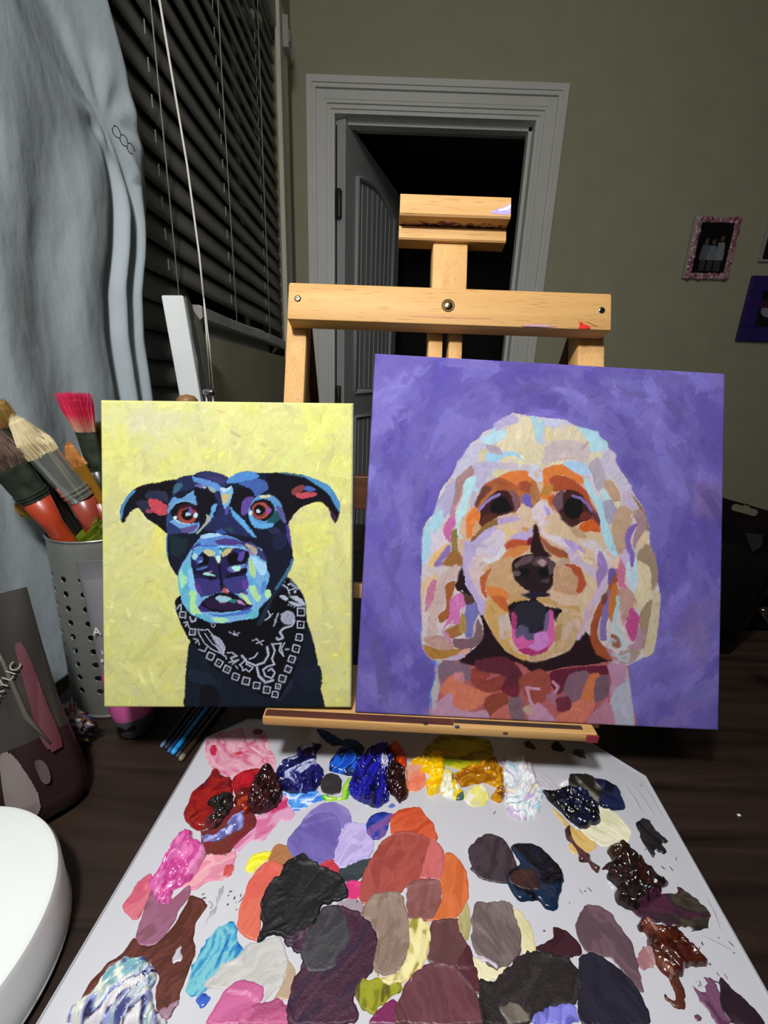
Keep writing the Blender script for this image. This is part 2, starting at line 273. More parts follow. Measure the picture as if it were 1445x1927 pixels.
# ------------------------------------------------------------------ the two painted canvases: measured paint patches
# P colour window pts   = patch      S colour width(window units) window pts = stroke    O colour window cx cy rx ry = oval
BLACK_DOG = """
P 141c2a X 358,1208 353,1230 349,1270 348,1300 351,1337 606,1337 602,1290 597,1240 587,1196 579,1174 560,1120 540,1095 420,1150
P 11101b D 270,1050 390,1060 450,1150 400,1285 260,1285
P 1d2838 D 150,900 330,930 420,1030 270,1040 160,1000
P 25263e D 1050,1000 1130,990 1120,1080 1010,1190 960,1200
P 18202f D 1150,900 1380,860 1390,1080 1200,1050
P 0b0b14 X 330,1128 345,1120 420,1165 470,1160 530,1110 538,1087 546,1088 559,1102 571,1120 576,1140 577,1176 573,1204 563,1236 551,1270 537,1296 525,1316 515,1313 501,1312 473,1298 445,1286 419,1268 393,1250 375,1224 358,1208 341,1176 333,1156 329,1140
S a8aabc 4 D 1105,55 1170,110 1230,200 1255,290
S a8a9b8 4 D 30,300 28,350 50,400
P 1f2a3c D 1060,30 975,130 860,330 790,470 830,480 900,350 960,200 1085,30
P 171a2e X 230,983 226,974 227,955 237,937 250,923 267,913 295,908 331,903 359,896 381,887 401,888 417,892 431,899 434,898 445,891 465,886 490,890 528,889 566,893 592,901 618,913 630,929 639,947 639,967 632,984 628,981 623,973 619,959 612,951 602,944 588,945 570,953 556,965 548,977 542,987 543,999 548,1019 551,1045 552,1053 549,1065 540,1084 520,1109 480,1140 400,1150 350,1110 336,1087 327,1075 319,1061 315,1047 313,1019 314,1003 299,991 281,979 267,963 260,955 249,959 239,971 235,981
P 232a4c A 590,130 730,100 780,180 720,230 600,260 540,330 560,240
P 131119 A 72,540 95,535 150,450 225,400 300,500 420,580 495,640 498,500 520,330 580,140 400,165 260,190 180,260 100,380 60,480
P 4d84b8 A 55,495 60,400 110,310 175,235 200,250 140,310 100,380 80,460 70,510
P 2c2e48 A 290,280 350,240 480,250 510,300 500,360 420,330 300,310
P 2a2c42 A 210,340 320,340 330,420 300,450 235,410
P 8d3f55 A 300,420 350,420 370,450 310,455
P bc4854 A 320,320 400,325 460,360 495,380 492,460 440,475 400,460 340,410
P 3a6478 A 570,190 630,170 640,200 600,250 550,270
P 2d315c A 760,90 830,60 930,65 1010,85 1080,120 1070,180 1000,210 940,160 850,130
P 413a6e A 860,110 980,120 1040,150 1010,180 920,140
P 5d8acc A 735,110 800,118 900,150 980,180 1012,230 980,250 900,210 820,185 750,150
P 6a6cae A 760,185 850,190 870,215 800,212
P c2c1b0 A 830,200 862,205 850,220
P 93a69e A 880,210 930,215 960,260 910,250
P 14121b A 760,230 850,222 940,270 990,290 1000,350 1040,420 1000,480 960,400 900,420 880,480 820,520 810,430 770,380
P 6396c8 A 700,270 745,240 760,300 775,375 700,350 640,350 560,400 530,470 500,480 510,380 560,300 620,320
P 344674 A 498,480 560,400 560,520 500,630
P 6e9fd8 A 520,540 590,510 640,550 720,555 780,520 800,580 760,630 700,640
P 2c3464 A 515,540 570,565 620,600 630,645 508,640
P 5e528e A 620,600 680,585 790,560 740,630 640,640
P 121019 A 525,450 560,380 640,345 745,365 790,420 800,490 785,545 740,545 600,520 550,480
S 7fb0dc 9 A 535,410 575,362 640,338 740,350
O 6a2c30 A 685,470 92 88
P 35161f A 590,420 650,370 740,375 775,430 690,400
O 9c453d A 685,482 84 72
O 0a090f A 688,468 60 54
P 6b4a92 A 695,405 720,398 742,450 715,472
O a9c6de A 695,464 26 15
O c4e4ec A 765,474 18 25
S bcd8de 8 A 570,512 605,540 660,553 708,556
O d0ecec A 572,497 18 14
P 62a2dc A 918,385 968,372 930,470 890,540 850,560 900,470
P 9aa59c A 865,465 905,485 890,540 830,600 790,642 765,638 840,560 870,510
P 262b55 A 940,260 1000,270 1060,430 1090,400 1250,590 1330,680 1100,650 900,620 850,600 930,490 985,400
P 7ab0dc A 990,210 1060,215 1110,200 1112,290 1085,370 1050,435 1020,350 1000,270
P c2d6e6 A 1000,212 1050,222 1105,203 1060,250 1030,258
P c0b078 A 1005,285 1060,275 1092,285 1060,345 1030,365
P 4c4ca4 A 1048,400 1090,388 1070,455 1040,465
P 508ad0 A 1060,150 1100,110 1170,70 1250,58 1330,70 1365,110 1320,130 1250,150 1160,168 1060,172
P 405ea2 A 1160,165 1250,150 1330,130 1425,150 1445,230 1360,285 1330,290 1290,230 1200,190
P 15111b A 1130,250 1200,210 1290,235 1312,280 1290,330 1230,330 1190,400 1190,470 1240,540 1310,590 1300,640 1200,560 1100,420 1080,380 1100,320
P 5f4896 A 1200,360 1240,310 1305,300 1290,370 1240,465 1195,462
P 5fa2dc A 1085,388 1110,420 1200,500 1280,600 1335,685 1290,662 1210,580 1120,485
P 36509a A 950,645 1000,600 1055,640
P 274a58 A 1040,600 1105,590 1120,642
S 3c6c9a 12 A 500,640 493,760 503,860
P 1b2a30 A 520,660 640,690 700,700 640,860 540,840
P 5a90c6 B 330,430 350,400 380,330 430,290 540,280 620,330 655,400 600,440 580,560 500,600 400,590 350,520
P cec692 B 440,290 545,285 545,302 450,308
P 20505c B 560,440 645,440 635,510 560,560 510,540
P 585894 B 600,390 650,400 685,480 692,545 660,535 625,460
P 15111a B 358,395 400,340 480,320 550,345 585,400 565,470 500,525 430,515 378,480
O a04c42 B 450,430 84 80
O 6e3030 B 440,428 62 60
O 0a0910 B 445,425 50 48
P 8c4c98 B 515,400 552,418 535,462 500,455
O b4cede B 430,437 19 17
P 5fa8dc B 340,440 370,440 380,500 450,552 560,545 565,580 480,602 400,582 348,512
O c0dce6 B 357,450 14 22
P 14111a B 510,100 640,70 760,98 900,130 1000,190 1080,270 1140,380 1195,430 1160,547 1130,512 1095,420 1010,345 850,390 760,460 710,560 690,500 660,390 600,310 540,240
P 4d8abc B 830,88 960,130 1090,190 1150,270 1198,360 1190,440 1150,380 1110,300 1040,230 960,180
S 4a7a94 9 B 640,75 760,92 850,112
P 7e3c3e B 740,240 790,200 850,188 862,230 800,272 755,285
P 4a64b4 B 850,220 900,195 972,232 920,252
P bc4c58 B 780,270 860,258 972,262 975,290 840,318 790,302
P 401f42 B 1100,420 1150,470 1172,532 1140,525
P 4c388c B 690,570 712,560 742,720 738,780 700,680
P 1e2440 B 560,680 680,640 690,760 600,800
P 2a2c4a B 520,600 600,580 645,640 560,650
P 3c6e94 B 765,880 748,950 692,1050 602,1168 578,1168 640,1080 715,960 738,895
P 78b0e0 C 60,560 90,460 190,300 280,160 400,90 520,90 700,130 780,180 900,200 1010,270 1060,400 1060,480 1095,560 1080,640 1050,720 1110,760 1090,820 1030,880 980,940 960,1030 820,1060 700,1080 560,1100 430,1090 300,1040 200,990 110,870 75,700
P 5a86cc C 270,180 400,115 560,105 700,135 790,190 765,245 600,225 420,235 300,255 255,265
P a0c8e8 C 315,112 400,84 520,84 562,105 480,122 340,142
P 4a3a7c C 480,165 600,138 745,165 795,205 720,212 560,216 490,192
P 4a68b8 C 290,212 500,216 500,236 300,252
P 3c4a94 C 245,215 305,190 290,262 215,275
S 9cccec 9 C 235,262 300,236 450,242 600,234 745,240
P 3b3a74 C 760,185 900,188 960,240 1030,300 1062,405 960,335 880,285
P b0a294 C 815,210 860,203 945,250 962,302 930,322 880,272
P 8c82b6 C 835,262 890,280 930,335 870,322
P 262150 C 210,330 240,270 400,250 560,250 740,250 830,280 865,292 850,420 830,560 850,690 790,760 640,765 560,740 440,780 320,800 290,740 250,640 230,540 203,430
P 5ba0dc C 240,272 330,242 520,240 545,330 480,350 420,312 340,292 280,345 222,345
P 2c7c86 C 520,262 600,245 745,245 640,268 545,285
P 2c2f6e C 680,280 760,258 830,285 800,320 740,300
P bebc90 C 342,282 400,264 470,290 475,332 400,338
P bcae80 C 552,302 610,260 682,254 612,332 560,348
P c8f0d8 C 488,350 532,335 542,390 520,428 505,392
P 90cee4 C 525,280 552,268 552,310 530,312
O a8d4e4 C 248,345 30 36
P 3f50a0 C 255,385 330,345 345,410 285,432
P 0c0911 C 330,330 380,318 410,370 402,430 330,455 275,442 340,402 345,352
O 90b6de C 310,402 20 9
P 5c4aa6 C 740,310 825,288 825,380 740,395
P 0e0b13 C 608,352 650,308 710,295 742,330 735,380 765,420 700,452 640,432
P 14101e C 820,300 867,290 858,370 800,430 720,455 700,430 790,390
P 1a1536 C 203,420 260,480 350,468 500,550 505,602 420,612 330,572 250,540
P 4a66a8 C 260,490 340,460 400,462 380,480 300,500
P 6a5cae C 620,470 840,425 800,500 720,525 640,512
P 5e90c8 C 640,465 820,430 790,470 700,470
P 3a3576 C 265,600 400,605 520,600 545,720 430,785 330,792 288,720
P 3c3a7c C 585,600 760,570 850,570 852,700 720,762 620,722 578,640
P 5c3c8e C 245,655 300,655 335,765 285,762
P 5e3e92 C 790,620 855,600 852,702 800,712
P 15102a C 595,560 700,520 832,470 835,530 640,592
P 15102a C 340,570 420,560 510,575 500,600 430,612
S 0c0916 24 C 522,430 540,560 553,705
P b0e4dc C 338,545 380,522 445,542 485,565 420,562
S b880c4 9 C 408,518 442,514
P b0ecd4 C 668,462 765,455 752,500 700,508
P c05e5c C 563,722 590,702 635,740 612,768 580,752
P e0b0c0 C 600,705 640,735 620,740
P 110d1b C 300,905 350,840 430,790 540,748 620,760 700,768 780,820 850,870 905,900 860,935 700,962 560,982 400,965 315,962
P 2a193c C 360,862 480,800 600,800 700,832 822,890 822,922 640,952 420,932
P a0ccdf C 480,818 520,790 600,795 665,822 610,862 540,862
P 2f7e7a C 620,852 680,825 735,850 700,868
P c090cc C 733,842 780,850 828,902 800,890 740,868
P 8a4040 C 545,865 600,868 580,885
P 3e296c C 288,912 330,900 420,970 318,968
P 3e2c74 C 902,900 860,955 755,955 840,922
P 4a7acc C 415,985 560,1002 760,970 900,938 870,992 700,1012 560,1032 450,1012
P 5fb2ca C 60,600 110,480 200,400 212,560 240,680 190,722 90,800
P a0dcb8 C 70,562 100,485 125,560 168,575 160,640 100,702
P 8cc6ee C 168,520 215,480 240,640 272,760 200,722
P aee09e C 188,740 272,760 262,900 335,1012 250,1012 188,960
P 6abada C 100,832 188,780 188,960 130,902
P 5cb0ca C 240,1000 330,1000 440,1050 420,1092 300,1042
P ace4b2 C 450,1030 560,1040 640,1062 560,1097 480,1082
P 62b6ca C 860,990 965,935 960,1032 840,1052
P a4d4f4 C 888,330 990,390 1062,430 1062,520 1000,560 960,500 900,400
P a8d094 C 868,360 920,430 942,520 930,584 890,560 860,470
P 5aaade C 840,560 900,600 960,680 880,690 860,640
P b0e0aa C 862,690 930,668 960,760 1005,800 960,862 900,790
P c0e2a4 C 758,762 830,790 895,882 850,882
P b0e0aa C 1048,742 1100,728 1114,792 1080,822 1050,792
P 4a86d6 C 1010,650 1062,620 1040,722 1000,762
P 5e4e90 C 790,742 850,740 850,772 810,772
"""
_sq = [(95, 385, 27, 5), (185, 545, 27, 5), (355, 775, 31, 25), (435, 840, 29, 30), (510, 897, 29, 25), (592, 967, 30, 20), (690, 1008, 32, 15), (788, 1050, 28, 8), (885, 1090, 30, 10), (963, 1134, 27, 8), (990, 1058, 22, 8), (1030, 985, 29, 15), (1085, 897, 28, 22), (1120, 802, 29, 20), (1160, 702, 31, 15), (1190, 597, 29, 8), (1203, 478, 31, 4), (1207, 358, 34, 0)]
for _x, _y2, _s, _r in _sq:
    _c, _n = math.cos(math.radians(_r)), math.sin(math.radians(_r))
    _p = ' '.join('%.0f,%.0f' % (_x + _s * (a * _c - b * _n), _y2 + _s * (a * _n + b * _c)) for a, b in ((-1, -1), (1, -1), (1, 1), (-1, 1), (-1, -1)))
    BLACK_DOG += 'S b2b8ce 11 D %s\nO 9298b0 D %d,%d 5 5\n' % (_p, _x, _y2)
BLACK_DOG += """
S b2b8ce 11 D 42,332 62,290 82,290 75,352
S b2b8ce 10 D 105,460 135,450 152,502
S b2b8ce 9 D 120,492 132,470
S b2b8ce 10 D 195,610 235,620 252,667
S b2b8ce 9 D 213,650 226,632
S b2b8ce 10 D 248,710 300,732 322,688
P 9aa0b8 D 360,575 440,610 495,690 480,755 440,742 395,650
S b2b8ce 9 D 235,520 300,530 330,520 385,590 455,680 482,745
S b2b8ce 9 D 240,520 245,560 300,652 370,712 470,755 492,690 440,610 372,580
S b2b8ce 8 D 300,560 372,660 432,700
S 0b0b14 5 D 345,570 400,650 440,690
S b2b8ce 13 D 160,402 178,450 212,440 218,418
S 9aa0b8 8 D 378,462 402,482 390,502 368,492 362,468
S b2b8ce 7 D 528,545 580,572 627,555
S b2b8ce 7 D 578,540 582,575 612,580
S b2b8ce 8 D 750,627 800,612
S b2b8ce 8 D 782,610 842,668
S b2b8ce 8 D 798,652 860,625
O b2b8ce D 790,652 8 8
S b2b8ce 19 D 650,770 700,830 780,862 860,832 902,762 888,690
S b2b8ce 13 D 720,802 770,782 800,742
S b2b8ce 15 D 935,660 962,722 932,800 958,850 890,872 850,902 872,962 930,982 962,930 930,890 898,912
S b2b8ce 21 D 792,882 810,962 872,1022 945,1000
S b2b8ce 13 D 932,662 1020,652 1002,722 1042,772
S b2b8ce 11 D 1052,648 1022,702 1042,775
S b2b8ce 12 D 1060,712 1092,712
S b2b8ce 11 D 515,742 555,738 602,772 545,790 575,832
S b2b8ce 11 D 468,762 500,775 505,802
S b2b8ce 11 D 530,832 620,808 560,850
S b2b8ce 12 D 640,852 690,802 692,850 755,880 720,922 690,895 658,912 655,880 630,850
S b2b8ce 10 D 590,862 612,892
O a4aac2 D 1082,412 66 66
S 6e748c 4 D 1040,380 1060,450 1085,370 1100,450 1125,390
S b2b8ce 17 D 1147,440 1122,490 1040,512 1008,550 1040,602 990,622 978,600
S b2b8ce 10 D 868,435 920,402 900,350
S b2b8ce 9 D 905,405 942,372
S b2b8ce 10 D 952,492 970,430 992,372
S b2b8ce 8 D 960,430 975,450
S b2b8ce 12 D 1035,105 1080,132 1100,192
S b2b8ce 11 D 1095,152 1172,130
O b2b8ce D 1150,167 14 14
O b2b8ce D 1093,100 12 10
P b2b8ce D 1000,208 1040,200 1088,230 1062,252
P b2b8ce D 1098,212 1170,208 1230,250 1252,302 1180,262
P b2b8ce D 1088,260 1150,268 1225,295 1200,308 1120,292
O b2b8ce D 1088,290 8 6
O b2b8ce D 1116,303 8 6
O b2b8ce D 1144,312 8 6
S 8088a0 5 X 547,1098 560,1108
"""
WHITE_DOG = """
P b26066 I 110,190 95,300 80,400 75,520 1225,580 1205,400 1195,220 1100,190 900,150 200,170
P b4b0b2 I 105,195 140,190 150,280 130,330 100,490 70,505 75,430 73,380 98,300
S 3c76e8 6 I 78,195 112,205 100,290 72,370 82,420 74,510
P cfc3c8 E: 45,1445 50,1130 110,1000 170,950 180,880 230,720 310,620 340,580 380,470 490,350 500,300 580,250 620,190 730,150 740,100 860,60 890,15 960,20 1060,40 1160,50 1370,70 1400,78 F: 510,90 620,140 800,190 810,230 890,290 900,340 970,400 965,470 1040,590 1100,680 1120,740 1190,850 1240,930 1280,1090 1290,1250 1340,1390 H: 1350,290 1360,470 1385,600 1360,870 1330,1010 1310,1130 1240,1180 1100,1250 1080,1262 900,1230 760,1180 G: 700,1200 500,1110 420,1190 330,1200 150,1210 80,1150 40,1050 45,900 40,700 30,540
P 241219 G: 430,330 380,500 520,640 560,720 620,880 610,1010 500,1140 385,1220 560,1265 700,1200 950,1240 H: 200,1330 350,1310 500,1275 700,1260 860,1230 940,1220 800,1150 740,1000 700,960 400,600 G: 800,400
P d6b49c E: 380,1200 440,960 530,870 590,770 650,690 780,600 900,545 1060,560 1200,540 1360,495 F: 560,560 660,620 720,760 780,900 820,1100 880,1300 960,1390 H: 890,330 890,480 830,620 760,740 690,940 600,1020 540,1110 400,1180 200,1228 G: 1000,1200 850,1140 740,1010 620,790 540,620 450,480 430,300 380,160
P e2d6b6 E 830,190 950,60 1060,60 1120,200 1120,300 1240,300 1440,250 1480,450 1200,520 1000,545 800,480 850,380 740,330
P b8acd6 E 735,100 880,20 960,40 935,110 830,130 740,195 715,150
P b6d8e8 E 590,250 700,195 830,170 820,240 740,290 660,312 612,285
P b4d6e6 E 1060,40 1160,60 1200,100 1180,230 1150,292 1110,262 1100,150
P a2d2ee E 648,388 750,398 850,370 925,380 1045,440 980,462 920,412 820,422 740,480 690,502 650,462
P c2c6e4 E 1200,60 1370,70 1432,100 1300,142 1215,122
P c8c4e0 E 500,310 620,290 640,340 580,420 560,480 500,540 375,635 335,590 400,460
P b6a6b8 E 640,310 760,330 805,402 700,392
P dcd0a8 E 600,360 640,350 640,430 590,490 575,440
P dccfae E 790,470 850,420 930,440 1000,470 900,495
P a48484 E 360,640 440,560 500,502 530,520 540,590 460,630 430,700 420,780 380,870 330,930 330,850 352,750
P bcb4d4 E 520,490 640,470 800,480 870,520 760,560 660,612 640,690 560,762 530,880 495,905 530,700 550,600
P c8bccc E 800,480 1050,500 1060,540 880,545 760,600 650,640 680,580
P ddd0a2 E 710,580 760,545 860,545 780,600 720,610
P b8e0e8 E 448,650 548,600 545,680 482,830 472,930 422,1000 380,1110 422,1182 400,1192 362,1080 378,950 430,800
P b2aace E 200,830 240,720 350,660 352,762 322,880 310,960 240,1012 200,1100 140,1200 80,1260 58,1200
P acd4e8 E 55,1140 128,1000 232,920 242,1012 190,1122 140,1182 118,1300 80,1445 42,1445
P d4c8d8 E 200,1100 250,1150 300,1230 150,1340 110,1445 85,1440 130,1250
P cc6cac E 310,990 352,1000 362,1060 320,1130 312,1232 250,1142 248,1082
P bc8c9c E 330,860 362,902 352,1002 308,992
P 8c7a4a E 318,1140 372,1100 378,1240 384,1312 328,1322
P 9c6a3a E 318,1320 392,1310 432,1400 432,1450 248,1450 238,1422
P e4bc7c E 148,1340 292,1228 302,1262 230,1362 162,1450 108,1450
P 8c72b4 E 302,1242 312,1322 240,1402 232,1450 155,1450 200,1370
P b26a3a E 585,765 700,650 850,578 960,548 1060,570 1110,650 1152,762 1152,862 1080,905 980,862 952,950 870,952 700,992 590,1092 575,960 560,880
P e07e3e E 775,612 900,558 1052,570 1072,652 980,662 950,714 860,652
P a85a38 E 620,690 760,620 880,660 960,720 900,760 700,720
P a24e36 E 958,662 1032,650 1092,702 1132,802 1040,762 945,722
P b07c50 E 1060,700 1130,740 1150,850 1090,900 1070,800
P 6e3e36 E 535,875 620,700 705,722 600,832 560,905
P 7e545c E 875,742 960,790 962,902 900,942
P 401f24 E 585,1092 590,980 600,900 680,800 760,740 860,748 902,850 915,930 840,962 700,1000 620,1072
P 5c2e24 E 590,1080 610,990 680,960 760,980 680,1040
P 0e0b13 E 685,922 705,850 780,800 842,808 872,870 890,925 820,952 720,952
S 8c7ac6 26 E 578,932 640,860 700,810 770,777
P 6e62b6 E 978,820 1020,770 1062,790 1082,880 1060,908 1000,872
P 8e6a3a E 590,1095 700,1020 782,1000 762,1062 680,1092 515,1235 508,1192
P e07e3e E 468,980 540,898 592,960 580,1042 530,1082 520,1162 470,1192 458,1062
P d8a880 E 560,1020 600,1080 590,1110 530,1160 530,1080
P dcc0aa E 955,912 1040,888 1092,930 1102,1012 1062,1092 980,1102 860,1102 755,1082 900,982
P d8c8d4 E 1085,912 1160,832 1222,860 1262,920 1302,1000 1392,1130 1442,1200 1442,1292 1330,1252 1180,1162 1150,1052 1088,1002
P b2a2d8 E 1192,882 1232,902 1262,972 1240,992 1200,932
P bca4d8 E 768,1000 950,988 962,1022 860,1042 768,1062
P bcacdc E 635,1112 742,1078 732,1172 640,1202 560,1282 540,1370 448,1450 436,1332 470,1210 520,1222
P d6cadc E 555,1302 640,1210 762,1098 832,1170 802,1292 720,1382 620,1402 550,1440
P e0c492 E 825,1080 900,1098 962,1142 880,1192 830,1202
P cc9462 E 975,1088 1042,1088 1032,1142
P bca8dc E 845,1192 960,1130 1040,1132 1060,1088 1088,1120 1052,1202 1020,1222 900,1192
P bc542e E 825,1242 900,1198 1052,1218 1062,1262 960,1262 860,1292 780,1332 762,1422 740,1450 715,1450 758,1350
P d4844a E 855,1302 960,1260 1062,1270 1000,1332 920,1372 850,1402 795,1382
P 741e36 E 1035,1202 1088,1168 1078,1242 1038,1255
P 2a1519 E 1085,1095 1115,1050 1142,1090 1152,1172 1202,1292 1265,1365 1080,1335 1065,1252 1088,1182
P aa542e E 1148,1162 1222,1218 1292,1278 1402,1308 1432,1372 1390,1392 1270,1342 1208,1282
P ac802e E 1345,1312 1432,1350 1432,1382 1370,1392
S d0d6e6 42 E 1130,495 1085,540 1068,592
S d0d0e2 34 E 1080,600 1112,632 1165,642 1178,590 1142,572
P b4dcec F 588,140 800,188 812,232 892,292 882,352 740,372 690,262 630,202
P dcd0b2 F 440,140 590,140 692,262 732,332 500,262 400,302 375,200
P c8b6ba F 290,332 480,260 682,300 732,372 742,432 480,452 280,490 250,400
P ddd0b0 F 60,300 240,290 300,360 250,470 120,480 60,400
P e6d6a8 F 300,190 340,140 400,260 330,290
P c8c0d8 F 738,400 882,350 962,410 962,472 1042,602 1112,692 1112,745 1020,742 960,642 860,562 740,502
P ddd2b8 F 730,390 830,370 850,430 790,470 720,480
P b4a8ba F 738,470 802,430 862,562 872,642 840,762 760,702 700,562
P acccec F 462,490 530,458 662,490 732,562 712,614 620,582 500,522
P acd8ea F 688,622 740,680 832,802 862,902 882,1062 932,1172 984,1332 960,1364 880,1262 840,1152 808,960 768,862 700,742 658,650
P d0cce0 F 690,600 740,580 770,700 830,800 790,790 730,700
P c4a088 F 848,650 930,648 1002,762 1012,842 940,842 888,762
P bce0e8 F 818,740 870,728 922,832 860,832
P a4a0b8 F 848,850 922,830 982,912 960,1002 900,1062 868,1002
P bc9c84 F 988,902 1060,880 1132,930 1192,908 1204,962 1110,962 1122,1032 1060,1152 1062,1302 990,1342 940,1202 928,1062
P d8ccb8 F 950,850 1020,850 985,910
P c8b4d4 F 1018,762 1110,758 1184,882 1130,924 1060,882
P 90745c F 1108,762 1192,862 1242,942 1280,1092 1272,1134 1210,1002 1188,902
P a4888e F 1128,962 1212,920 1252,1002 1252,1122 1170,1222 1140,1302 1128,1202 1170,1062
P e0c8a4 F 1198,1182 1260,1118 1284,1252 1240,1272 1178,1282
P 7e62b4 F 1088,1082 1162,1052 1162,1092 1120,1152 1110,1232 1142,1332 1142,1450 1108,1450 1088,1332 1058,1242 1058,1162
P a08876 F 1198,1292 1292,1258 1342,1392 1345,1450 1180,1422 1168,1332
P aa4e32 F 342,652 380,600 500,608 622,680 702,762 742,862 802,962 824,1062 760,1084 700,962 640,802 480,742 380,752
P dc7c3a F 288,542 460,492 562,560 652,608 664,682 600,662 500,602 380,602 340,652 352,742 330,822 258,802 288,702
P b4803a F 268,772 290,710 380,688 352,782
P cc6028 F 328,802 390,768 372,862 392,934 340,872
P d46228 F 628,1062 720,1018 802,1040 822,1144 740,1122 640,1134
P 70505c F 368,832 430,750 484,738 474,832 482,962 440,964 388,902
P 43211e F 468,782 520,728 622,760 702,852 752,962 722,1012 640,1042 560,1084 480,1032 430,942 470,902
P 6a3028 F 640,960 700,940 740,990 680,1020 630,1020
O 0b0911 F 570,905 92 106
S 806cae 26 F 565,792 640,812 702,872 740,932
P 3e2a26 F 448,1000 502,998 572,1082 550,1094 478,1042
P 5e3a46 F 738,930 802,970 822,1084 760,1002
P d8bc9c F 388,962 450,1010 560,1100 640,1140 802,1130 852,1202 882,1292 700,1222 560,1232 440,1172 298,1132 298,1002
P bc9c7c F 538,1092 620,1100 702,1182 600,1182
P d6cad2 F 618,1222 782,1218 882,1332 942,1402 800,1445 758,1332
P b49fd8 F 465,1200 560,1218 652,1282 692,1352 600,1332 518,1262
P c8b4d0 F 488,1262 620,1348 762,1442 600,1445 508,1342
P e2d0b0 F 600,1290 680,1340 760,1440 700,1440 640,1370
P 9078bc F 808,1310 852,1348 882,1450 798,1450
P caa27a G 655,332 760,280 902,240 902,420 1012,562 980,642 860,682 860,562 700,522 620,502
P b65a32 G 585,452 650,380 702,338 660,440 640,542 662,622 620,602
P dc8442 G 638,522 740,518 852,572 852,652 720,642 668,602
P c46432 G 698,622 800,608 852,680 892,762 820,754
P cca062 G 625,690 700,640 800,738 892,782 882,902 862,1012 902,1122 1052,1182 1000,1214 850,1132 738,1002 640,802
P ccb8b2 G 768,802 850,778 892,832 892,912 820,932 820,1014 780,1002 768,902
P c49c5a G 848,692 900,640 1062,628 880,694
P bcacd8 G 438,100 500,98 540,232 480,342 530,482 640,642 642,722 600,792 540,642 450,492 428,322
P d8c0c4 G 518,242 640,198 642,292 590,402 600,542 652,652 600,622 520,482 488,362
P d6d6e0 G 618,242 740,238 802,130 832,182 760,272 660,302
P c8aeaa G 198,432 370,308 382,422 270,492 260,682 180,862 192,962 98,1002 108,702 160,602 190,502
P d8b48e G 60,470 170,380 180,460 120,470 60,620 45,800 32,560
P c4789a G 88,562 130,470 184,458 150,642 78,764
P a25e32 G 268,502 360,468 342,562 300,702 312,792 220,864 198,792 270,722
P d074b4 G 308,642 420,578 454,692 400,742 402,872 300,872 228,934 300,802
P a26a3e G 258,932 400,868 462,932 360,1002 288,1002
P 7878ba G 458,702 540,658 582,762 540,852 512,994 448,984
P 7e5e68 G 338,1012 520,998 562,822 612,902 612,1014 500,1114 358,1092
P ac7a3c G 56,1062 110,1078 200,1110 420,1108 382,1174 150,1204 78,1142
P 543c30 G 378,542 520,618 542,662 458,692 438,602
P b29252 G 418,762 450,800 462,942 398,942
P bc948c G 58,1002 220,978 322,1042 342,1104 220,1114 98,1062
P c484ac G 228,932 290,960 332,1062 298,1042
P 251519 G 418,320 442,420 452,522 380,562 358,502 400,420
P d4a08c G 440,1110 500,1100 480,1150 380,1190 330,1190
P c0acd0 G 250,1200 420,1150 450,1180 360,1215
P 281a1e G 888,300 960,238 1080,212 1202,228 1292,290 1314,362 1292,472 1230,562 1120,588 1020,552 918,452
P 604a50 G 915,312 1000,240 1100,228 1062,292 970,322 930,345
P 543f46 G 1080,300 1120,240 1220,245 1290,300 1290,350 1220,320 1130,330
O 060509 G 1195,380 55 50
O 08070b G 1010,392 56 48
P b09098 G 1130,282 1180,262 1220,290 1182,328 1138,302
P 56444e G 1238,302 1292,320 1282,392 1238,402
P 665058 G 912,370 960,378 972,412 918,422
P 4e3e46 G 1158,472 1240,438 1232,484
P 2a1f33 G 975,592 1100,568 1245,578 1242,612 1110,644 998,612
P 1a131b G 858,702 960,658 1110,638 1182,690 1282,718 1366,738 1312,862 1280,822 1232,1002 950,1002 888,902
P 2a2836 G 908,732 960,680 1110,658 1202,700 1222,802 1190,882 1100,964 1060,922 928,882
P cc5ca0 G 888,760 930,800 930,1000 1000,978 1080,1020 1202,938 1242,738 1278,758 1294,962 1282,1042 1202,1132 1100,1174 980,1132 898,1022
P 5e5678 G 918,962 960,880 1040,908 1060,960 1132,958 1110,1014 1040,1022 990,982 940,1008
P 6c5e8c G 1208,782 1242,758 1232,922 1188,942
P c880c8 G 1098,972 1182,938 1234,972 1212,1082 1140,1124 1038,1082 1100,1052
P ac326e G 948,1112 1050,1098 1130,1130 1242,1078 1202,1142 1100,1174 1000,1152
P ac3e78 G 888,760 932,790 932,922 888,902
P c8a880 G: 1340,772 1445,740 H: 545,740 640,800 660,870 600,1000 540,1105 380,1160 200,1224 G: 1050,1192 1230,1122 1302,1042 1302,882
P ccb0a0 H 478,902 600,818 624,872 540,962 480,1072
P b08c60 H 400,900 460,860 450,1000 400,1080 390,980
P c4a066 H 228,622 330,618 480,698 620,698 644,772 560,742 400,702 248,662
P bc9474 H 398,322 560,368 612,480 602,602 400,562 378,522
P bc9c8c H 398,302 480,248 542,278 470,332
P ac4e32 H 475,310 600,318 682,398 704,482 640,584 598,562 612,452 540,352
P a05838 H 270,80 320,110 400,150 500,190 520,250 400,220 330,180
P d4c0a0 H 638,322 740,428 792,490 740,562 680,722 660,822 630,742 640,622 702,522
P c8b8d0 H 618,290 780,328 792,452 740,424
P 987cb8 H 808,180 882,298 892,372 820,522 770,644 798,542 778,402 808,332
P c4acd0 H 888,402 882,502 802,652 740,762 690,902 620,1024 598,1002 670,862 680,742 760,622 828,482
P 9e5232 H 925,452 990,338 982,482 930,602 930,802 828,802 860,622
P 7058a0 H 898,370 962,338 962,402 920,482 898,514
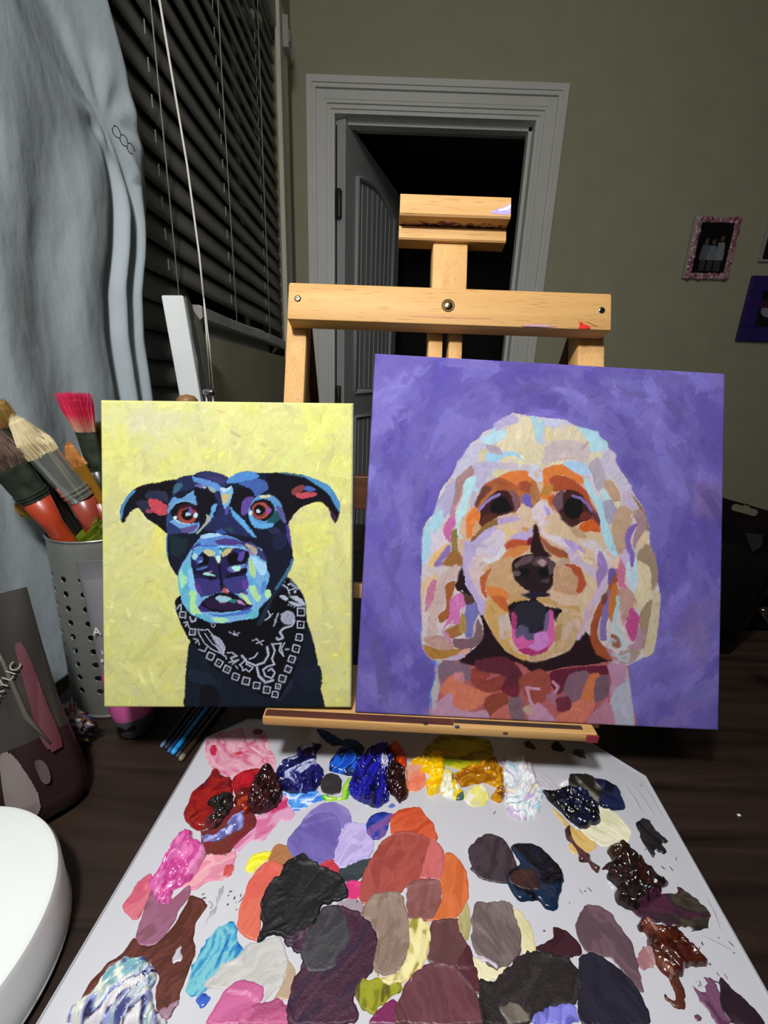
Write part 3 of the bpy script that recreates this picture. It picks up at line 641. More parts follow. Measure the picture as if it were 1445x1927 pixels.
P 806cac H 898,542 922,642 912,782 880,862 880,1024 818,1012 818,882 850,722
P 9e4e2e H 738,852 830,640 842,742 800,902 812,1022 880,1102 944,1214 860,1194 780,1142 728,1002
P 6e4238 H 828,622 882,568 892,642 848,694
P bc7036 H 918,562 972,478 1002,602 960,722 930,864 898,782
P c47092 H 958,262 1010,238 1062,322 1052,482 1084,542 1000,522 978,402
P e0c8b0 H 950,260 1000,245 990,340 940,340
P c8b0d8 H 1020,250 1060,160 1105,290 1060,330
P bcd2e4 H 1058,312 1102,278 1110,402 1152,268 1194,362 1172,482 1202,604 1120,562 1078,452
P d8c8a8 H 1168,282 1292,318 1314,582 1240,684 1190,744 1148,562 1188,482
P a08874 H 1258,110 1342,230 1362,472 1310,564 1288,342 1178,252
P d0c0a4 H 1318,582 1388,588 1372,852 1322,1132 1238,1184 1258,1002 1300,782
P a08870 H 1198,762 1312,638 1272,902 1232,1114 1188,1042
P bc948c H 998,542 1120,558 1172,702 1080,782 1040,902 1008,762
P b84a88 H 1058,872 1110,718 1184,790 1182,902 1140,1044 1088,992
P ac889e H 1178,902 1232,962 1202,1112 1120,1134 1078,1082 1150,1042
P 90604e H 918,962 1000,1000 1014,1092 940,1084
P b88090 H 878,1092 960,1138 1002,1222 928,1192
P a8908c H 1000,1130 1110,1110 1200,1110 1180,1180 1090,1250 1000,1230
S aecfd6 32 H 985,620 990,702 958,792 960,882 1002,982 1052,1062 1042,1112
S b6b0c2 26 H 880,1085 930,1012 962,1032
S b0b4c4 28 H 940,1152 1010,1184 1092,1152 1082,1222 1000,1204
P 82667a I 118,222 180,188 290,218 322,262 290,314 220,262 160,292 128,324
P c07e8a I 208,262 260,258 262,322 218,314
P cc765e I 128,352 200,268 232,308 330,348 424,380 330,464 240,474 158,392
P bc90ac I 95,445 190,372 212,452 310,480 402,468 412,520 90,512
P 90423a I 318,232 420,258 390,302 500,268 504,342 400,372 308,322
P 5e2636 I 328,192 500,168 592,252 582,342 478,352 502,282 430,262 338,242
P 9c4c42 I 578,292 700,238 762,302 742,402 660,444 598,372
P 904636 I 398,392 500,368 512,442 430,524 378,442
P c87068 I 438,482 520,438 532,535 410,525
P 7e6270 I 518,402 580,388 602,442 612,530 545,535 518,462
P 622036 I 758,252 900,228 1082,218 1082,272 900,262 860,332 798,382 758,322
P 7e5e70 I 858,272 960,248 982,332 920,402 858,434 828,372
P cc7462 I 790,510 880,428 992,398 1002,452 930,550 790,540
P c87448 I 978,272 1032,268 1002,402 928,402
P 725668 I 1008,302 1082,268 1084,382 1008,424
P bc8cac I 1078,212 1170,208 1194,262 1150,332 1088,384 1100,302
P aeaec2 I 1188,232 1218,422 1225,580 1095,565 1088,432 1120,352 1180,302
P b47c94 I 998,482 1090,428 1114,565 960,555
P c490b0 I 635,472 690,428 752,492 790,545 640,540
S c894ac 17 I 620,342 640,422 662,452
S c894ac 15 I 620,342 692,352
S c08ca6 17 I 768,310 798,340 780,372
P a4708a I 728,382 800,398 832,452 758,432
P bca08c I 598,462 640,438 652,492 618,494
P 6e2e3e I 788,402 860,398 872,462 798,482
P 742838 I 470,340 580,350 560,400 500,380
"""
def paint_layers(txt):
    L = []
    for ln in txt.strip().splitlines():
        if not ln.strip(): continue
        t = ln.split(None, 2)
        if t[0] == 'P':
            w = None; body = t[2]
            if not body.split()[0].endswith(':'): w, body = body.split(None, 1)
            L.append(('P', t[1], spline(parse_pts(body, w)[0]), 0))
        elif t[0] == 'S':
            wd, w, body = t[2].split(None, 2); P, _ = parse_pts(body, w)
            L.append(('S', t[1], P, float(wd) / WIN[w][2] / 2))
        elif t[0] == 'O':
            w, body = t[2].split(None, 1); v = [float(q) for q in body.replace(',', ' ').split()]
            o = WIN[w]; a = np.linspace(0, 2 * math.pi, 22, endpoint=False)
            L.append(('P', t[1], np.stack([o[0] + (v[0] + v[2] * np.cos(a)) / o[2], o[1] + (v[1] + v[3] * np.sin(a)) / o[2]], 1), 0))
    return L
def paint(px, py, layers, C, gain):
    jx = (fbm(px / 5., py / 5., 3, 3) - .5) * 2.0; jy = (fbm(px / 5., py / 5., 9, 3) - .5) * 2.0
    X = px + jx; Y = py + jy
    streak = fbm(px / 2.2 + py / 9., py / 12. - px / 11., 31, 3) - .5
    for k, (kind, col, P, r) in enumerate(layers):
        lo = P.min(0) - r - 3; hi = P.max(0) + r + 3
        s = np.nonzero((px > lo[0]) & (px < hi[0]) & (py > lo[1]) & (py < hi[1]))[0]
        if not len(s): continue
        a = 6.283 * _hash(k * 7, k, 3); ca, sa = math.cos(a), math.sin(a)
        if kind == 'P' and (hi - lo).max() > 14:       # loaded-brush edge: ragged along the stroke direction of this patch
            rg_ = (fbm((px[s] * ca + py[s] * sa) / 26 + k, (py[s] * ca - px[s] * sa) / 1.7, k, 2) - .5) * (1.2 if (hi - lo).max() > 120 else 1.2 + 4 * _hash(k, k * 5, 8))
            s = s[inside(X[s] + rg_ * ca, Y[s] + rg_ * sa, P)]
        elif kind == 'P': s = s[inside(X[s], Y[s], P)]
        else:
            d, _, _ = near_edge(px[s] + jx[s] * .4, py[s] + jy[s] * .4, P, closed=False); s = s[d < r]
        c = lin(col) * gain
        hue = (_hash(k, k * 3 + 1, 5) - .5) * .10
        v = 1 + hue + .26 * streak[s] + .22 * (fbm((px[s] * ca + py[s] * sa) / 22 + k, (py[s] * ca - px[s] * sa) / 3, k, 3) - .5)
        C[s] = c[None] * v[:, None]
    return np.clip(C, 0.004, .95)
def brushwork(C, px, py, n, L, wd, amp, seed, thr, flow=None):
    """short strokes that pick up the colour under them, a little lighter or darker, and stay inside that colour"""
    rg = np.random.RandomState(seed); lo = (px.min(), py.min()); hi = (px.max(), py.max()); gx = 8.0
    nx_ = int((hi[0] - lo[0]) / gx) + 1; cell = ((py - lo[1]) / gx).astype(int) * nx_ + ((px - lo[0]) / gx).astype(int)
    order = np.argsort(cell); sc = cell[order]; N = (int((hi[1] - lo[1]) / gx) + 1) * nx_; st = np.searchsorted(sc, np.arange(N + 1))
    for _ in range(n):
        cx, cy = lo[0] + rg.rand() * (hi[0] - lo[0]), lo[1] + rg.rand() * (hi[1] - lo[1]); l = L * (.5 + rg.rand()); w = wd * (.6 + .8 * rg.rand())
        a = rg.rand() * 6.283 if flow is None else flow(cx, cy) + rg.randn() * .35
        R = int((l + w) / gx) + 1; ci, cj = int((cx - lo[0]) / gx), int((cy - lo[1]) / gx); idx = []
        for j in range(max(0, cj - R), min(N // nx_, cj + R + 1)):
            b0 = j * nx_ + max(0, ci - R); b1 = j * nx_ + min(nx_ - 1, ci + R); idx.append(order[st[b0]:st[b1 + 1]])
        idx = np.concatenate(idx) if idx else np.zeros(0, int)
        if len(idx) < 4: continue
        dx, dy = px[idx] - cx, py[idx] - cy; u = dx * math.cos(a) + dy * math.sin(a); v = dy * math.cos(a) - dx * math.sin(a) + .006 * u * u * rg.randn() * .5
        rag = (fbm(u / 14 + _, v / 1.6, _ % 50, 2) - .5)
        m = (np.abs(v) < w * (1 + .4 * rag)) & (np.abs(u) < l * (1 + .9 * rag))
        k0 = idx[np.argmin(dx * dx + dy * dy)]; c0 = C[k0].copy(); q = idx[m]
        q = q[np.abs(C[q] - c0).sum(1) < thr * (.06 + c0.sum())]
        f = 1 + amp * rg.randn(); tint = 1 + rg.randn(3) * amp * .35
        C[q] = np.clip(C[q] * .25 + .75 * np.clip(c0 * f * tint, .003, .92) * (1 + .18 * rag[np.isin(idx, q)])[:, None], .003, .92)
    return C
# ------------------------------------------------------------------ materials
M_wall = mat('wall paint', 'a3a18a', .85, var=.04, scale=8, bump=.5, bscale=190, spec=.2)
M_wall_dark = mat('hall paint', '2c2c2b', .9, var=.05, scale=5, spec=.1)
M_trim = mat('white trim paint', 'd2d2ce', .4, var=.03, scale=12)
M_door = mat('door paint', 'b2b4b6', .5, var=.03, scale=10)
M_ceil = mat('ceiling paint', 'b0b0a8', .9, var=.03, scale=6, bump=.3, bscale=120)
M_floor = wood_mat('floor boards', '3a2c22', '5a4636', 'Y', .6, .5, fleck=False)
M_slat = mat('blind slat', '6c6b68', .55, var=.06, scale=14)
M_rail = mat('blind rail', 'a8a7a4', .5, var=.12, scale=40, bump=.4, bscale=60)
M_cord = mat('cord', 'e8e4da', .8, var=.08, scale=300)
M_ladder = mat('ladder string', '9a9894', .8, var=.05, scale=300)
M_curtain = mat('blue grey cotton', 'a2acb2', .9, var=.05, scale=18, stretch=(1, 1, .5), bump=.25, bscale=120, spec=.1)
M_glass_night = mat('night window glass', '0a0c10', .08, var=.1, scale=5)
M_hinge = mat('dull hinge metal', '4a4844', .45, metal=.8, var=.1, scale=60)
M_chrome = mat('chrome', 'c8c8c8', .12, metal=1, var=.05, scale=40)
M_brass = mat('brass', 'b8a070', .25, metal=1, var=.12, scale=60)
M_steel = mat('brushed steel', '8c8e88', .45, metal=.6, var=.08, scale=30, stretch=(1, 1, 20))
M_desk = wood_mat('espresso desk', '150e0b', '32251e', 'X', 1.1, .42, fleck=False, bump=.25, mix=(.3, .7), spec=.3)
M_beech = wood_mat('beech wood', 'b1854f', 'c9a068', 'X', 1.0, .6, spec=.25)
M_beech_v = wood_mat('beech wood upright', 'b1854f', 'c9a068', 'Z', 1.0, .6, spec=.25)
M_white = mat('white plastic', 'dfe3e2', .42, var=.02, scale=20)
M_black = mat('black plastic', '060607', .35, var=.1, scale=20)
M_blackbox = mat('black card', '0a0808', .5, var=.1, scale=20)
M_ink = mat('white lettering', 'd0d0d0', .6, var=.02)
M_inkdim = mat('dim lettering', '8c8880', .6, var=.02)

XW, YW = -.384, 1.88
XR, YB, ZC, ZF = 2.5, -1.3, 1.42, -CAMZ
# ------------------------------------------------------------------ room shell
MB().box((XW - .3, YB - .1, ZF - .08), (XR + .1, 3.6, ZF)).build('floor', M_floor, kind='structure')
MB().box((XW - .3, YB - .1, ZC), (XR + .1, 3.6, ZC + .08)).build('ceiling', M_ceil, kind='structure')
DX0, DX1, DZ = -.2415, .511, .945
b = MB()
b.box((XW - .3, YW, ZF), (DX0, YW + .12, ZC)).box((DX1, YW, ZF), (XR + .1, YW + .12, ZC)).box((DX0, YW, DZ), (DX1, YW + .12, ZC))
b.build('wall_back', M_wall, kind='structure')
WY0, WY1, WZ0, WZ1 = .1, 1.70, .085, 1.12
b = MB()
b.box((XW - .14, .915, ZF), (XW, YW, WZ0)).box((XW - .14, YB, ZF), (XW, .915, -.26)).box((XW - .14, YB, -.26), (XW, WY0, WZ0)).box((XW - .14, YB, WZ1), (XW, YW, ZC)).box((XW - .14, YB, WZ0), (XW, WY0, WZ1)).box((XW - .14, WY1, WZ0), (XW, YW, WZ1))
b.build('wall_left', M_wall, kind='structure')
MB().box((XR, YB, ZF), (XR + .1, YW, ZC)).build('wall_right', M_wall, kind='structure')
MB().box((XW - .3, YB - .1, ZF), (XR + .1, YB, ZC)).build('wall_front', M_wall, kind='structure')
# hall behind the door
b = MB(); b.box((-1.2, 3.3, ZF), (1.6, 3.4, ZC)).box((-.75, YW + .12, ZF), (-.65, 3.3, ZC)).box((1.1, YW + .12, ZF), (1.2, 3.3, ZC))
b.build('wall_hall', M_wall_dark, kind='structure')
# window: frame and dark pane behind the blind
b = MB()
b.box((XW - .1, WY0, WZ0), (XW - .06, WY0 + .04, WZ1)).box((XW - .1, WY1 - .04, WZ0), (XW - .06, WY1, WZ1))
b.box((XW - .1, WY0, WZ0), (XW - .06, WY1, WZ0 + .04)).box((XW - .1, WY0, WZ1 - .04), (XW - .06, WY1, WZ1)).box((XW - .1, .86, WZ0), (XW - .06, .9, WZ1))
wf = b.build('window_1', M_trim, kind='structure'); wf['org'] = (0, 0, 0)
MB().box((XW - .085, WY0 + .03, WZ0 + .03), (XW - .08, WY1 - .03, WZ1 - .03)).build('pane', M_glass_night, wf)
M_casing = mat('cream casing', 'd0d0bc', .6, var=.05, scale=14, bump=.3, bscale=80)
MB().box((XW, 1.645, WZ0 - .01), (XW + .012, 1.765, WZ1), .003).box((XW + .010, 1.645, WZ0), (XW + .016, 1.672, WZ1), .002).build('trim_1', M_casing, kind='structure')

# door casing, stepped profile, and jamb
def casing(x0, x1, z1, steps, y):
    b = MB()
    for off, w, d in steps:      # off from opening edge, width, depth
        P = [(x0 - off, ZF), (x0 - off, z1 + off), (x1 + off, z1 + off), (x1 + off, ZF)]; Q = [(x0 - off - w, ZF), (x0 - off - w, z1 + off + w), (x1 + off + w, z1 + off + w), (x1 + off + w, ZF)]
        for k in range(3):
            c4 = [P[k], P[k + 1], Q[k + 1], Q[k]]
            V = [(x, y, z) for x, z in c4] + [(x, y - d, z) for x, z in c4]
            b.add(V, [(4, 5, 6, 7), (0, 1, 5, 4), (3, 2, 6, 7)])
    return b
b = casing(DX0, DX1, DZ, [(.0, .010, .010), (.010, .004, .007), (.014, .010, .014), (.024, .026, .016), (.050, .004, .012), (.054, .012, .022), (.066, .020, .027)], YW)
b.build('trim_2', M_trim, kind='structure')
b = MB(); b.box((DX0 - .001, YW - .004, ZF), (DX0 + .012, YW + .12, DZ)).box((DX1 - .012, YW - .004, ZF), (DX1 + .001, YW + .12, DZ)).box((DX0 + .012, YW - .004, DZ - .012), (DX1 - .012, YW + .12, DZ + .001))
b.box((DX1 - .024, YW + .04, ZF), (DX1 - .012, YW + .075, DZ - .012)).box((DX0 + .012, YW + .04, DZ - .024), (DX1 - .012, YW + .075, DZ - .012))
b.build('trim_3', M_trim, kind='structure')
MB().box((DX1 + .09, YW - .014, ZF), (XR, YW, ZF + .09), .004).build('baseboard_back', M_trim, kind='structure')

# door leaf, swung into the hall
h0 = np.array([-.192, 1.90]); h1 = np.array([.030, 2.565]); dv = h1 - h0; WLEN = np.linalg.norm(dv); dv /= WLEN; nv = np.array([dv[1], -dv[0]])
DM = np.array([[dv[0], dv[1], 0], [nv[0], nv[1], 0], [0, 0, 1.]]); DO = (h0[0], h0[1], 0)
DT = .932
door = MB().box((0, -.035, ZF + .012), (WLEN, 0, DT), .002, M=DM, O=DO).build('door_1', M_door, kind='structure'); door['org'] = (0, 0, 0)
def door_pt(u, z, d=0): return np.array([h0[0] + dv[0] * u + nv[0] * d, h0[1] + dv[1] * u + nv[1] * d, z])
def panel(zb, zt, arch):
    u0, u1 = .112, WLEN - .108; pts = [door_pt(u0, zb, .003), door_pt(u0, zt, .003)]
    if arch:
        for k in range(1, 12): t = k / 12; pts.append(door_pt(u0 + (u1 - u0) * t, zt + arch * math.sin(math.pi * t), .003))
    pts += [door_pt(u1, zt, .003), door_pt(u1, zb, .003), door_pt(u0, zb, .003)]
    b = MB(); b.tube(pts, .011, 8, flat=1)
    b.build('panel_moulding', M_door, door, smooth=True)
    g = MB(); n = 8
    for k in range(1, n):
        t = k / n; u = u0 + (u1 - u0) * t; g.box((u - .003, -.002, zb + .02), (u + .003, .003, zt + arch * math.sin(math.pi * t) - .015), .001, M=DM, O=DO, seg=1)
    g.build('panel_bead', M_door, door)
panel(-.035, .79, .042); panel(-.9, -.15, 0)
for z in (.66, -.06, -.85):
    MB().box((-.022, -.030, z - .05), (.004, -.012, z + .05), .006, M=DM, O=DO).build('hinge', M_hinge, door, auto=40)

# ------------------------------------------------------------------ blinds
bl = thing('window_blinds', 'closed grey horizontal slat blinds on the left window behind the curtain', 'blinds', (XW, .9, .1))
tilt = math.radians(75); cs, sn = math.cos(tilt), math.sin(tilt)
nsl = 19; slats = []
for k in range(-8, nsl):
    z = .168 + .0452 * k; xo = XW - .012
    b = MB(); V = []; 
    for yy in np.linspace(.16, 1.640 if k >= 0 else .905, 13):
        for j in range(5):
            w = (j / 4 - .5) * .0525; bow = .0025 * (1 - (2 * j / 4 - 1) ** 2)
            sag = .0012 * math.sin(yy * 9 + k) + .0008 * math.sin(yy * 23 + 2 * k)
            V.append((xo + cs * w + sn * bow, yy, z + .022 - sn * w + cs * bow + sag))
    Fs = [tuple(int(q) for q in f) for f in grid_faces(5, 13)]
    b.add(V, Fs); o = b.build('slat', M_slat, bl, smooth=True)
    o['org'] = (0, 0, 0); slats.append(o) if k >= 0 else None
    sm = o.modifiers.new('thickness', 'SOLIDIFY'); sm.thickness = .0026
# bottom rail, slightly dented, and head rail
V = []; ny = 60
for i, yy in enumerate(np.linspace(.925, 1.694, ny)):
    for j, (dx, dz) in enumerate(((0, 0), (.022, 0), (.026, .004), (.026, .024), (.022, .028), (0, .028))):
        n = (fbm(np.array([yy * 9.]), np.array([j * .7]), 4)[0] - .5)
        V.append((XW - .022 + dx + n * .006, yy, .113 + dz + n * .006))
Fs = []
for i in range(ny - 1):
    for j in range(6): Fs.append((i * 6 + j, i * 6 + (j + 1) % 6, (i + 1) * 6 + (j + 1) % 6, (i + 1) * 6 + j))
Fs += [tuple(range(6)), tuple(range((ny - 1) * 6, ny * 6))]
MB().add(V, Fs).build('bottom_rail', M_rail, bl, auto=35)
MB().box((XW - .03, .16, 1.025), (XW + .006, 1.69, 1.085), .003).build('head_rail', M_rail, bl, auto=40)
MB().box((XW + .0005, 1.70, 1.012), (XW + .030, 1.745, 1.092), .002).box((XW + .029, 1.708, 1.03), (XW + .033, 1.735, 1.06), .001).build('end_bracket', M_rail, bl)
for yy in (.832, 1.134, 1.44):
    MB().tube([(XW + .0035, yy, .125), (XW + .003, yy, .6), (XW + .0035, yy + .01, 1.03)], .0011, 6).build('ladder_string', M_ladder, bl, smooth=True)
    for k in range(nsl):
        MB().tube([(XW - .0005, yy - .02, .176 + .0452 * k), (XW + .0005, yy - .021, .193 + .0452 * k)], .0009, 5).build('route_tab', M_ladder, slats[k])
pts = [(-.335, .80, 1.0), onX(300, 0, -.330), onX(325, 150, -.328), onX(352, 310, -.325), onX(375, 480, -.322), onX(383, 560, -.32)]
cord = MB().tube(pts, .0017, 8).tube([onX(383, 558, -.32), onX(394, 650, -.318), onX(403, 752, -.316), onX(412, 840, -.315)], .0011, 7).tube([onX(383, 558, -.3205), onX(390, 650, -.319), onX(397, 752, -.318), onX(405, 850, -.317)], .0011, 7)
cord.build('pull_cord', M_cord, bl, smooth=True, label='white hanging pull cord')

# ------------------------------------------------------------------ curtain
ed = [(-.33, .655), (-.03, .663), (.05, .66), (.11, .670), (.162, .692), (.206, .704), (.26, .7115), (.318, .7115), (.363, .706), (.395, .686), (.4325, .665), (.55, .62), (.8, .56), (1.1, .53)]
ez = [e[0] for e in ed]; ey = [e[1] for e in ed]
nz, ns = 220, 200
Z = np.linspace(-.333, 1.1, nz); S = np.linspace(0, 1, ns)
ZZ, SS = np.meshgrid(Z, S, indexing='ij')
EYv = np.interp(ZZ, ez, ey); Y0 = .05 + 0 * ZZ
EYv = EYv * (1 - .055 * sstep(.22, .36, ZZ)); YY = Y0 + (EYv - Y0) * SS
pz, py_ = .300, .650                                   # where the safety pin gathers the cloth
dist = EYv - YY
below = sstep(.33, .18, ZZ)
pk_ = .058 + .45 * np.clip(ZZ - .30, 0, 1)
up = sstep(.20, .33, ZZ)
ridge = (-.014 + .036 * np.where(dist < pk_, 1 - (np.clip(dist / pk_, 0, 1)) ** .9, .62 * sstep(0, .15, dist - pk_))) * up
fold = .0080 * np.sin(dist * 2 * math.pi / .036 + 2.9 + ZZ * 1.2) * sstep(.098, .07, dist) * below
fold += -.010 * np.exp(-((dist - .082 - .02 * np.clip(.2 - ZZ, 0, 1)) / .010) ** 2) * sstep(.27, .12, ZZ)
fold += .0042 * np.sin(dist * 2 * math.pi / .11 + 1.0 + 3.2 * (fbm(ZZ * 2.5, dist * 4, 8, 2) - .5)) * below * sstep(.07, .16, dist)
rad = np.hypot(dist - .052, ZZ - pz); an = np.arctan2(dist - .052, pz - ZZ)
fold += .0022 * np.sin(an * 9 + 1.5) * np.exp(-(rad / .09) ** 2) * sstep(.004, .03, rad)
drape = 0; strip = ridge
edge = -.008 * np.exp(-(dist / .006) ** 2)
wr = .0042 * (fbm(ZZ * 4 + dist * 9, dist * 17 - ZZ * 5, 5, 3) - .5) * sstep(.06, .14, dist) + .0016 * (fbm(ZZ * 22, dist * 50, 15, 3) - .5)
belly = .010 * np.sin(np.clip((ZZ + .33) / .65, 0, 1) * math.pi)
XX = -.356 + fold + drape + strip + edge + wr + belly * .4
cu = thing('curtain', 'blue grey cotton curtain pinned back at the left window', 'curtain', (-.36, .4, -.33))
V = np.stack([XX, YY, ZZ], -1).reshape(-1, 3)
o = np_mesh('cloth', V, grid_faces(ns, nz), M_curtain, parent=cu)
sm = o.modifiers.new('thickness', 'SOLIDIFY'); sm.thickness = .0012
pp = onX(222, 264, -.338)
for k in range(3):
    c = pp + np.array([.007, .014 * (k - 1), .002 * (1 - k)])
    ring = [c + .0046 * np.array([.35 * math.sin(a), math.cos(a) * 1.7, math.sin(a)]) for a in np.linspace(0, 5.6, 14)]
    MB().tube(ring, .0007, 6).build('safety_pin', M_chrome, cu, smooth=True)
# ------------------------------------------------------------------ desk
ZD = -.335
desk = thing('desk', 'dark espresso wood desk under the easel and palette', 'desk', (.4, .35, ZF))
MB().box((-.346, -.25, ZD - .03), (1.25, 1.0, ZD), .002).build('desk_top', M_desk, desk)
for x, y in ((-.31, -.2), (1.2, -.2), (-.31, .95), (1.2, .95)):
    MB().box((x - .025, y - .025, ZF), (x + .025, y + .025, ZD - .03), .003).build('leg', M_desk, desk)
MB().box((-.33, .955, ZD - .35), (1.22, .975, ZD - .03)).build('back_panel', M_desk, desk)

# ------------------------------------------------------------------ easel
th = math.radians(19.3); s_, c_ = math.sin(th), math.cos(th)
EU = np.array([0, s_, c_]); EN = np.array([0, -c_, s_]); EM = np.array([[1., 0, 0], EU, EN])   # local x, up the slope, towards the viewer
EP = np.array([0, .2875, -.2645]) - EN * .019
M_beech_e = M_beech_v
roll = -.0205
easel = thing('tabletop_easel', 'beech wood tabletop easel holding both dog paintings', 'easel', (.05, .34, ZD + .005))
def ebox(name, x0, x1, u0, u1, d0, d1, m, bev=.0015, label=None):
    return MB().box((x0, u0, d0), (x1, u1, d1), bev, M=EM, O=EP).build(name, m, easel, auto=40, label=label)
ebox('side_post', -.0947, -.0763, -.012, .368, -.022, 0, M_beech_v)
ebox('side_post', .1714, .1958, -.012, .368, -.022, 0, M_beech_v)
cb = ebox('crossbar', -.0905, .1923, .3355, .3687, 0, .018, M_beech, .002); cb['org'] = (0, 0, 0)
ebox('mast_rail', .0349, .0482, 0, .36, -.021, -.001, M_beech_v); ebox('mast_rail', .0536, .0662, 0, .36, -.021, -.001, M_beech_v)
ebox('mast', .0366, .0688, .346, .432, -.022, -.001, M_beech_v)
# top clamp: a grooved block
def u_of(px, py, d):
    r = ray(px, py); o_ = EP + EN * d; return (r * ((o_ @ EN) / (r @ EN)) - EP) @ EU
cl1, cl2, cl3, cl4 = u_of(755, 363, .017), u_of(753, 402, .017), u_of(753, 424, .0035), u_of(752, 446, .0035)
clamp = [(-.010, cl4 - .0012), (.0022, cl4 - .0012), (.0035, cl4), (.0035, cl3 - .0005), (.003, cl3), (-.004, cl3 + .002), (-.004, cl2 + .0015), (.0155, cl2 - .0004), (.017, cl2 + .001), (.017, cl1 - .001), (.016, cl1), (-.010, cl1)]
V = []; 
for x in (.0045, .1025):
    for d, u in clamp: V.append(EP + EM[0] * x + EU * u + EN * d)
n = len(clamp); Fs = [tuple(range(n))[::-1], tuple(range(n, 2 * n))] + [(k, (k + 1) % n, n + (k + 1) % n, n + k) for k in range(n)]
tc = MB().add(V, Fs).build('top_clamp', M_beech, easel)
bv = tc.modifiers.new('soft edges', 'BEVEL'); bv.width = .001; bv.segments = 2; tc['org'] = (0, 0, 0)
def smear(name, pts, z, col, parent, label=None, rough=.5):
    """thin dried paint mark on an easel face: points are (x, u)"""
    P = chaikin(pts, 1); b = MB(); V = [EP + EM[0] * p[0] + EU * p[1] + EN * z for p in P]
    b.add(V, [tuple(range(len(V)))]); return b.build(name, mat(name + ' paint', col, rough, var=.25, scale=300), parent, label=label)
smear('paint_mark', [(.1023, cl2 + .0128), (.098, cl2 + .011), (.096, cl2 + .0085), (.092, cl2 + .008), (.088, cl2 + .0055), (.085, cl2 + .005), (.084, cl2 + .003), (.0945, cl2 + .0025), (.1023, cl2 + .0022)], .0172, 'a090e0', tc, 'lilac paint mark')
smear('paint_mark', [(.1023, cl2 + .0125), (.100, cl2 + .010), (.096, cl2 + .008), (.090, cl2 + .0062), (.094, cl2 + .005), (.1023, cl2 + .0075)], .0174, 'cfc8ee', tc, 'pale lilac paint mark')
# paint crust in the groove
V = []; nn = 90
rng = np.random.RandomState(3); cc = [lin(h) for h in ('3a1838', '5a1a30', '20181c', '6a2a6a', '7a4a3a', '4a2040', '8a1a1a')]
b = MB()
for k in range(150):
    x = .006 + .094 * rng.rand(); d = -.0035 + .012 * rng.rand() ** 2
    w = .001 + .003 * rng.rand()
    q = [(math.cos(a) * w, math.sin(a) * w * .35) for a in np.linspace(0, 6.28, 7)[:-1]]
    base = EP + EM[0] * x + EU * (cl2 + .0015 - .0019 * (d + .004) / .0195 - .0008) + EN * d
    b.add([base + EM[0] * p + EN * r_ + EU * .0006 for p, r_ in q], [tuple(range(6))], col=cc[rng.randint(len(cc))])
M_crust = vcol_mat('dried paint crust', .5, bump=.3)
b.build('paint_crust', M_crust, tc, label='dried purple and red paint in the groove')
smear('paint_mark', [(.1628, .3452), (.1635, .3405), (.166, .343), (.1668, .3405), (.171, .3395), (.175, .337), (.170, .3360), (.166, .3358), (.163, .3365), (.1645, .339)], .0182, 'c01a14', cb, 'red paint splash')
smear('paint_mark', [(.166, .3415), (.172, .3425), (.177, .339), (.181, .3385), (.176, .3395), (.171, .342)], .0182, 'a83428', cb, 'thin red paint streak')
smear('paint_mark', [(.112, .3372), (.125, .3385), (.136, .338), (.146, .3375), (.138, .3366), (.118, .3362)], .0182, 'a88098', cb, 'mauve paint streak')
smear('paint_mark', [(.01, .3420), (.04, .3425), (.10, .3420), (.06, .3416), (.03, .3414)], .0182, 'b06a4a', cb, 'brown streak')
def screw(x, u, d, r, m, cross=True, dome=.0):
    b = MB(); prof = [(0, dome + .0008), (r * .5, dome * .8 + .0008), (r * .85, dome * .35 + .0006), (r, 0), (r, -.002)]
    R3 = np.array([EM[0], EU, EN]); b.lathe(prof, O=EP + EM[0] * x + EU * u + EN * d, n=28, M=R3)
    sc = b.build('screw_head' if cross else 'bolt_head', m, easel, smooth=True)
    if cross:
        sc['org'] = (0, 0, 0); k = MB()
        for a in (.6, .6 + math.pi / 2):
            ca, sa = math.cos(a), math.sin(a); MX = np.array([ca * EM[0] + sa * EU, -sa * EM[0] + ca * EU, EN])
            k.box((-r * .62, -r * .14, .0004), (r * .62, r * .14, .0012), M=MX, O=EP + EM[0] * x + EU * u + EN * d)
        k.build('cross_slot', M_black, sc)
screw(-.0818, .3539, .018, .0031, M_brass); screw(.1833, .3531, .018, .0031, M_chrome)
screw(.0494, .3525, .0172, .0048, M_brass, cross=False, dome=.0016)
ring = [EP + EM[0] * (.0494 + .0052 * math.cos(a)) + EU * (.3525 + .0052 * math.sin(a)) + EN * .0182 for a in np.linspace(0, 2 * math.pi, 30)]
MB().tube(ring, .0005, 6).build('bolt_hole_rim', mat('dark bore', '3a2416', .8), easel, smooth=True)
# canvas tray, slightly rolled like the canvases on it, bottom rungs and feet
RT = np.array([[1, 0, roll], [0, 1, 0], [-roll, 0, 1.]])
TO = np.array([.043, 0, -.2615 - .0205 * .061 - .0006])
MB().box((-.136, .278, -.0085), (.138, .352, 0), .0022, M=RT, O=TO).build('canvas_tray', M_beech, easel, auto=40)
b = MB().box((-.134, .2800, -.0002), (.020, .2868, .0004), .0002, M=RT, O=TO); b.build('tray_dark_strip', mat('maroon strip', '4a2018', .6, var=.3, scale=120, stretch=(.3, 1, 1)), easel, label='dark maroon strip along the tray')  # dark maroon strip on the tray top, along the canvas base
b = MB().box((.0202, .2825, -.0002), (.127, .2868, .0004), .0002, M=RT, O=TO); b.build('tray_dark_strip', mat('dark gap shade', '38261c', .6, var=.3, scale=120, stretch=(.3, 1, 1)), easel, label='painted gap shade along the tray')  # shade of the gap under the canvas, painted as a dark strip
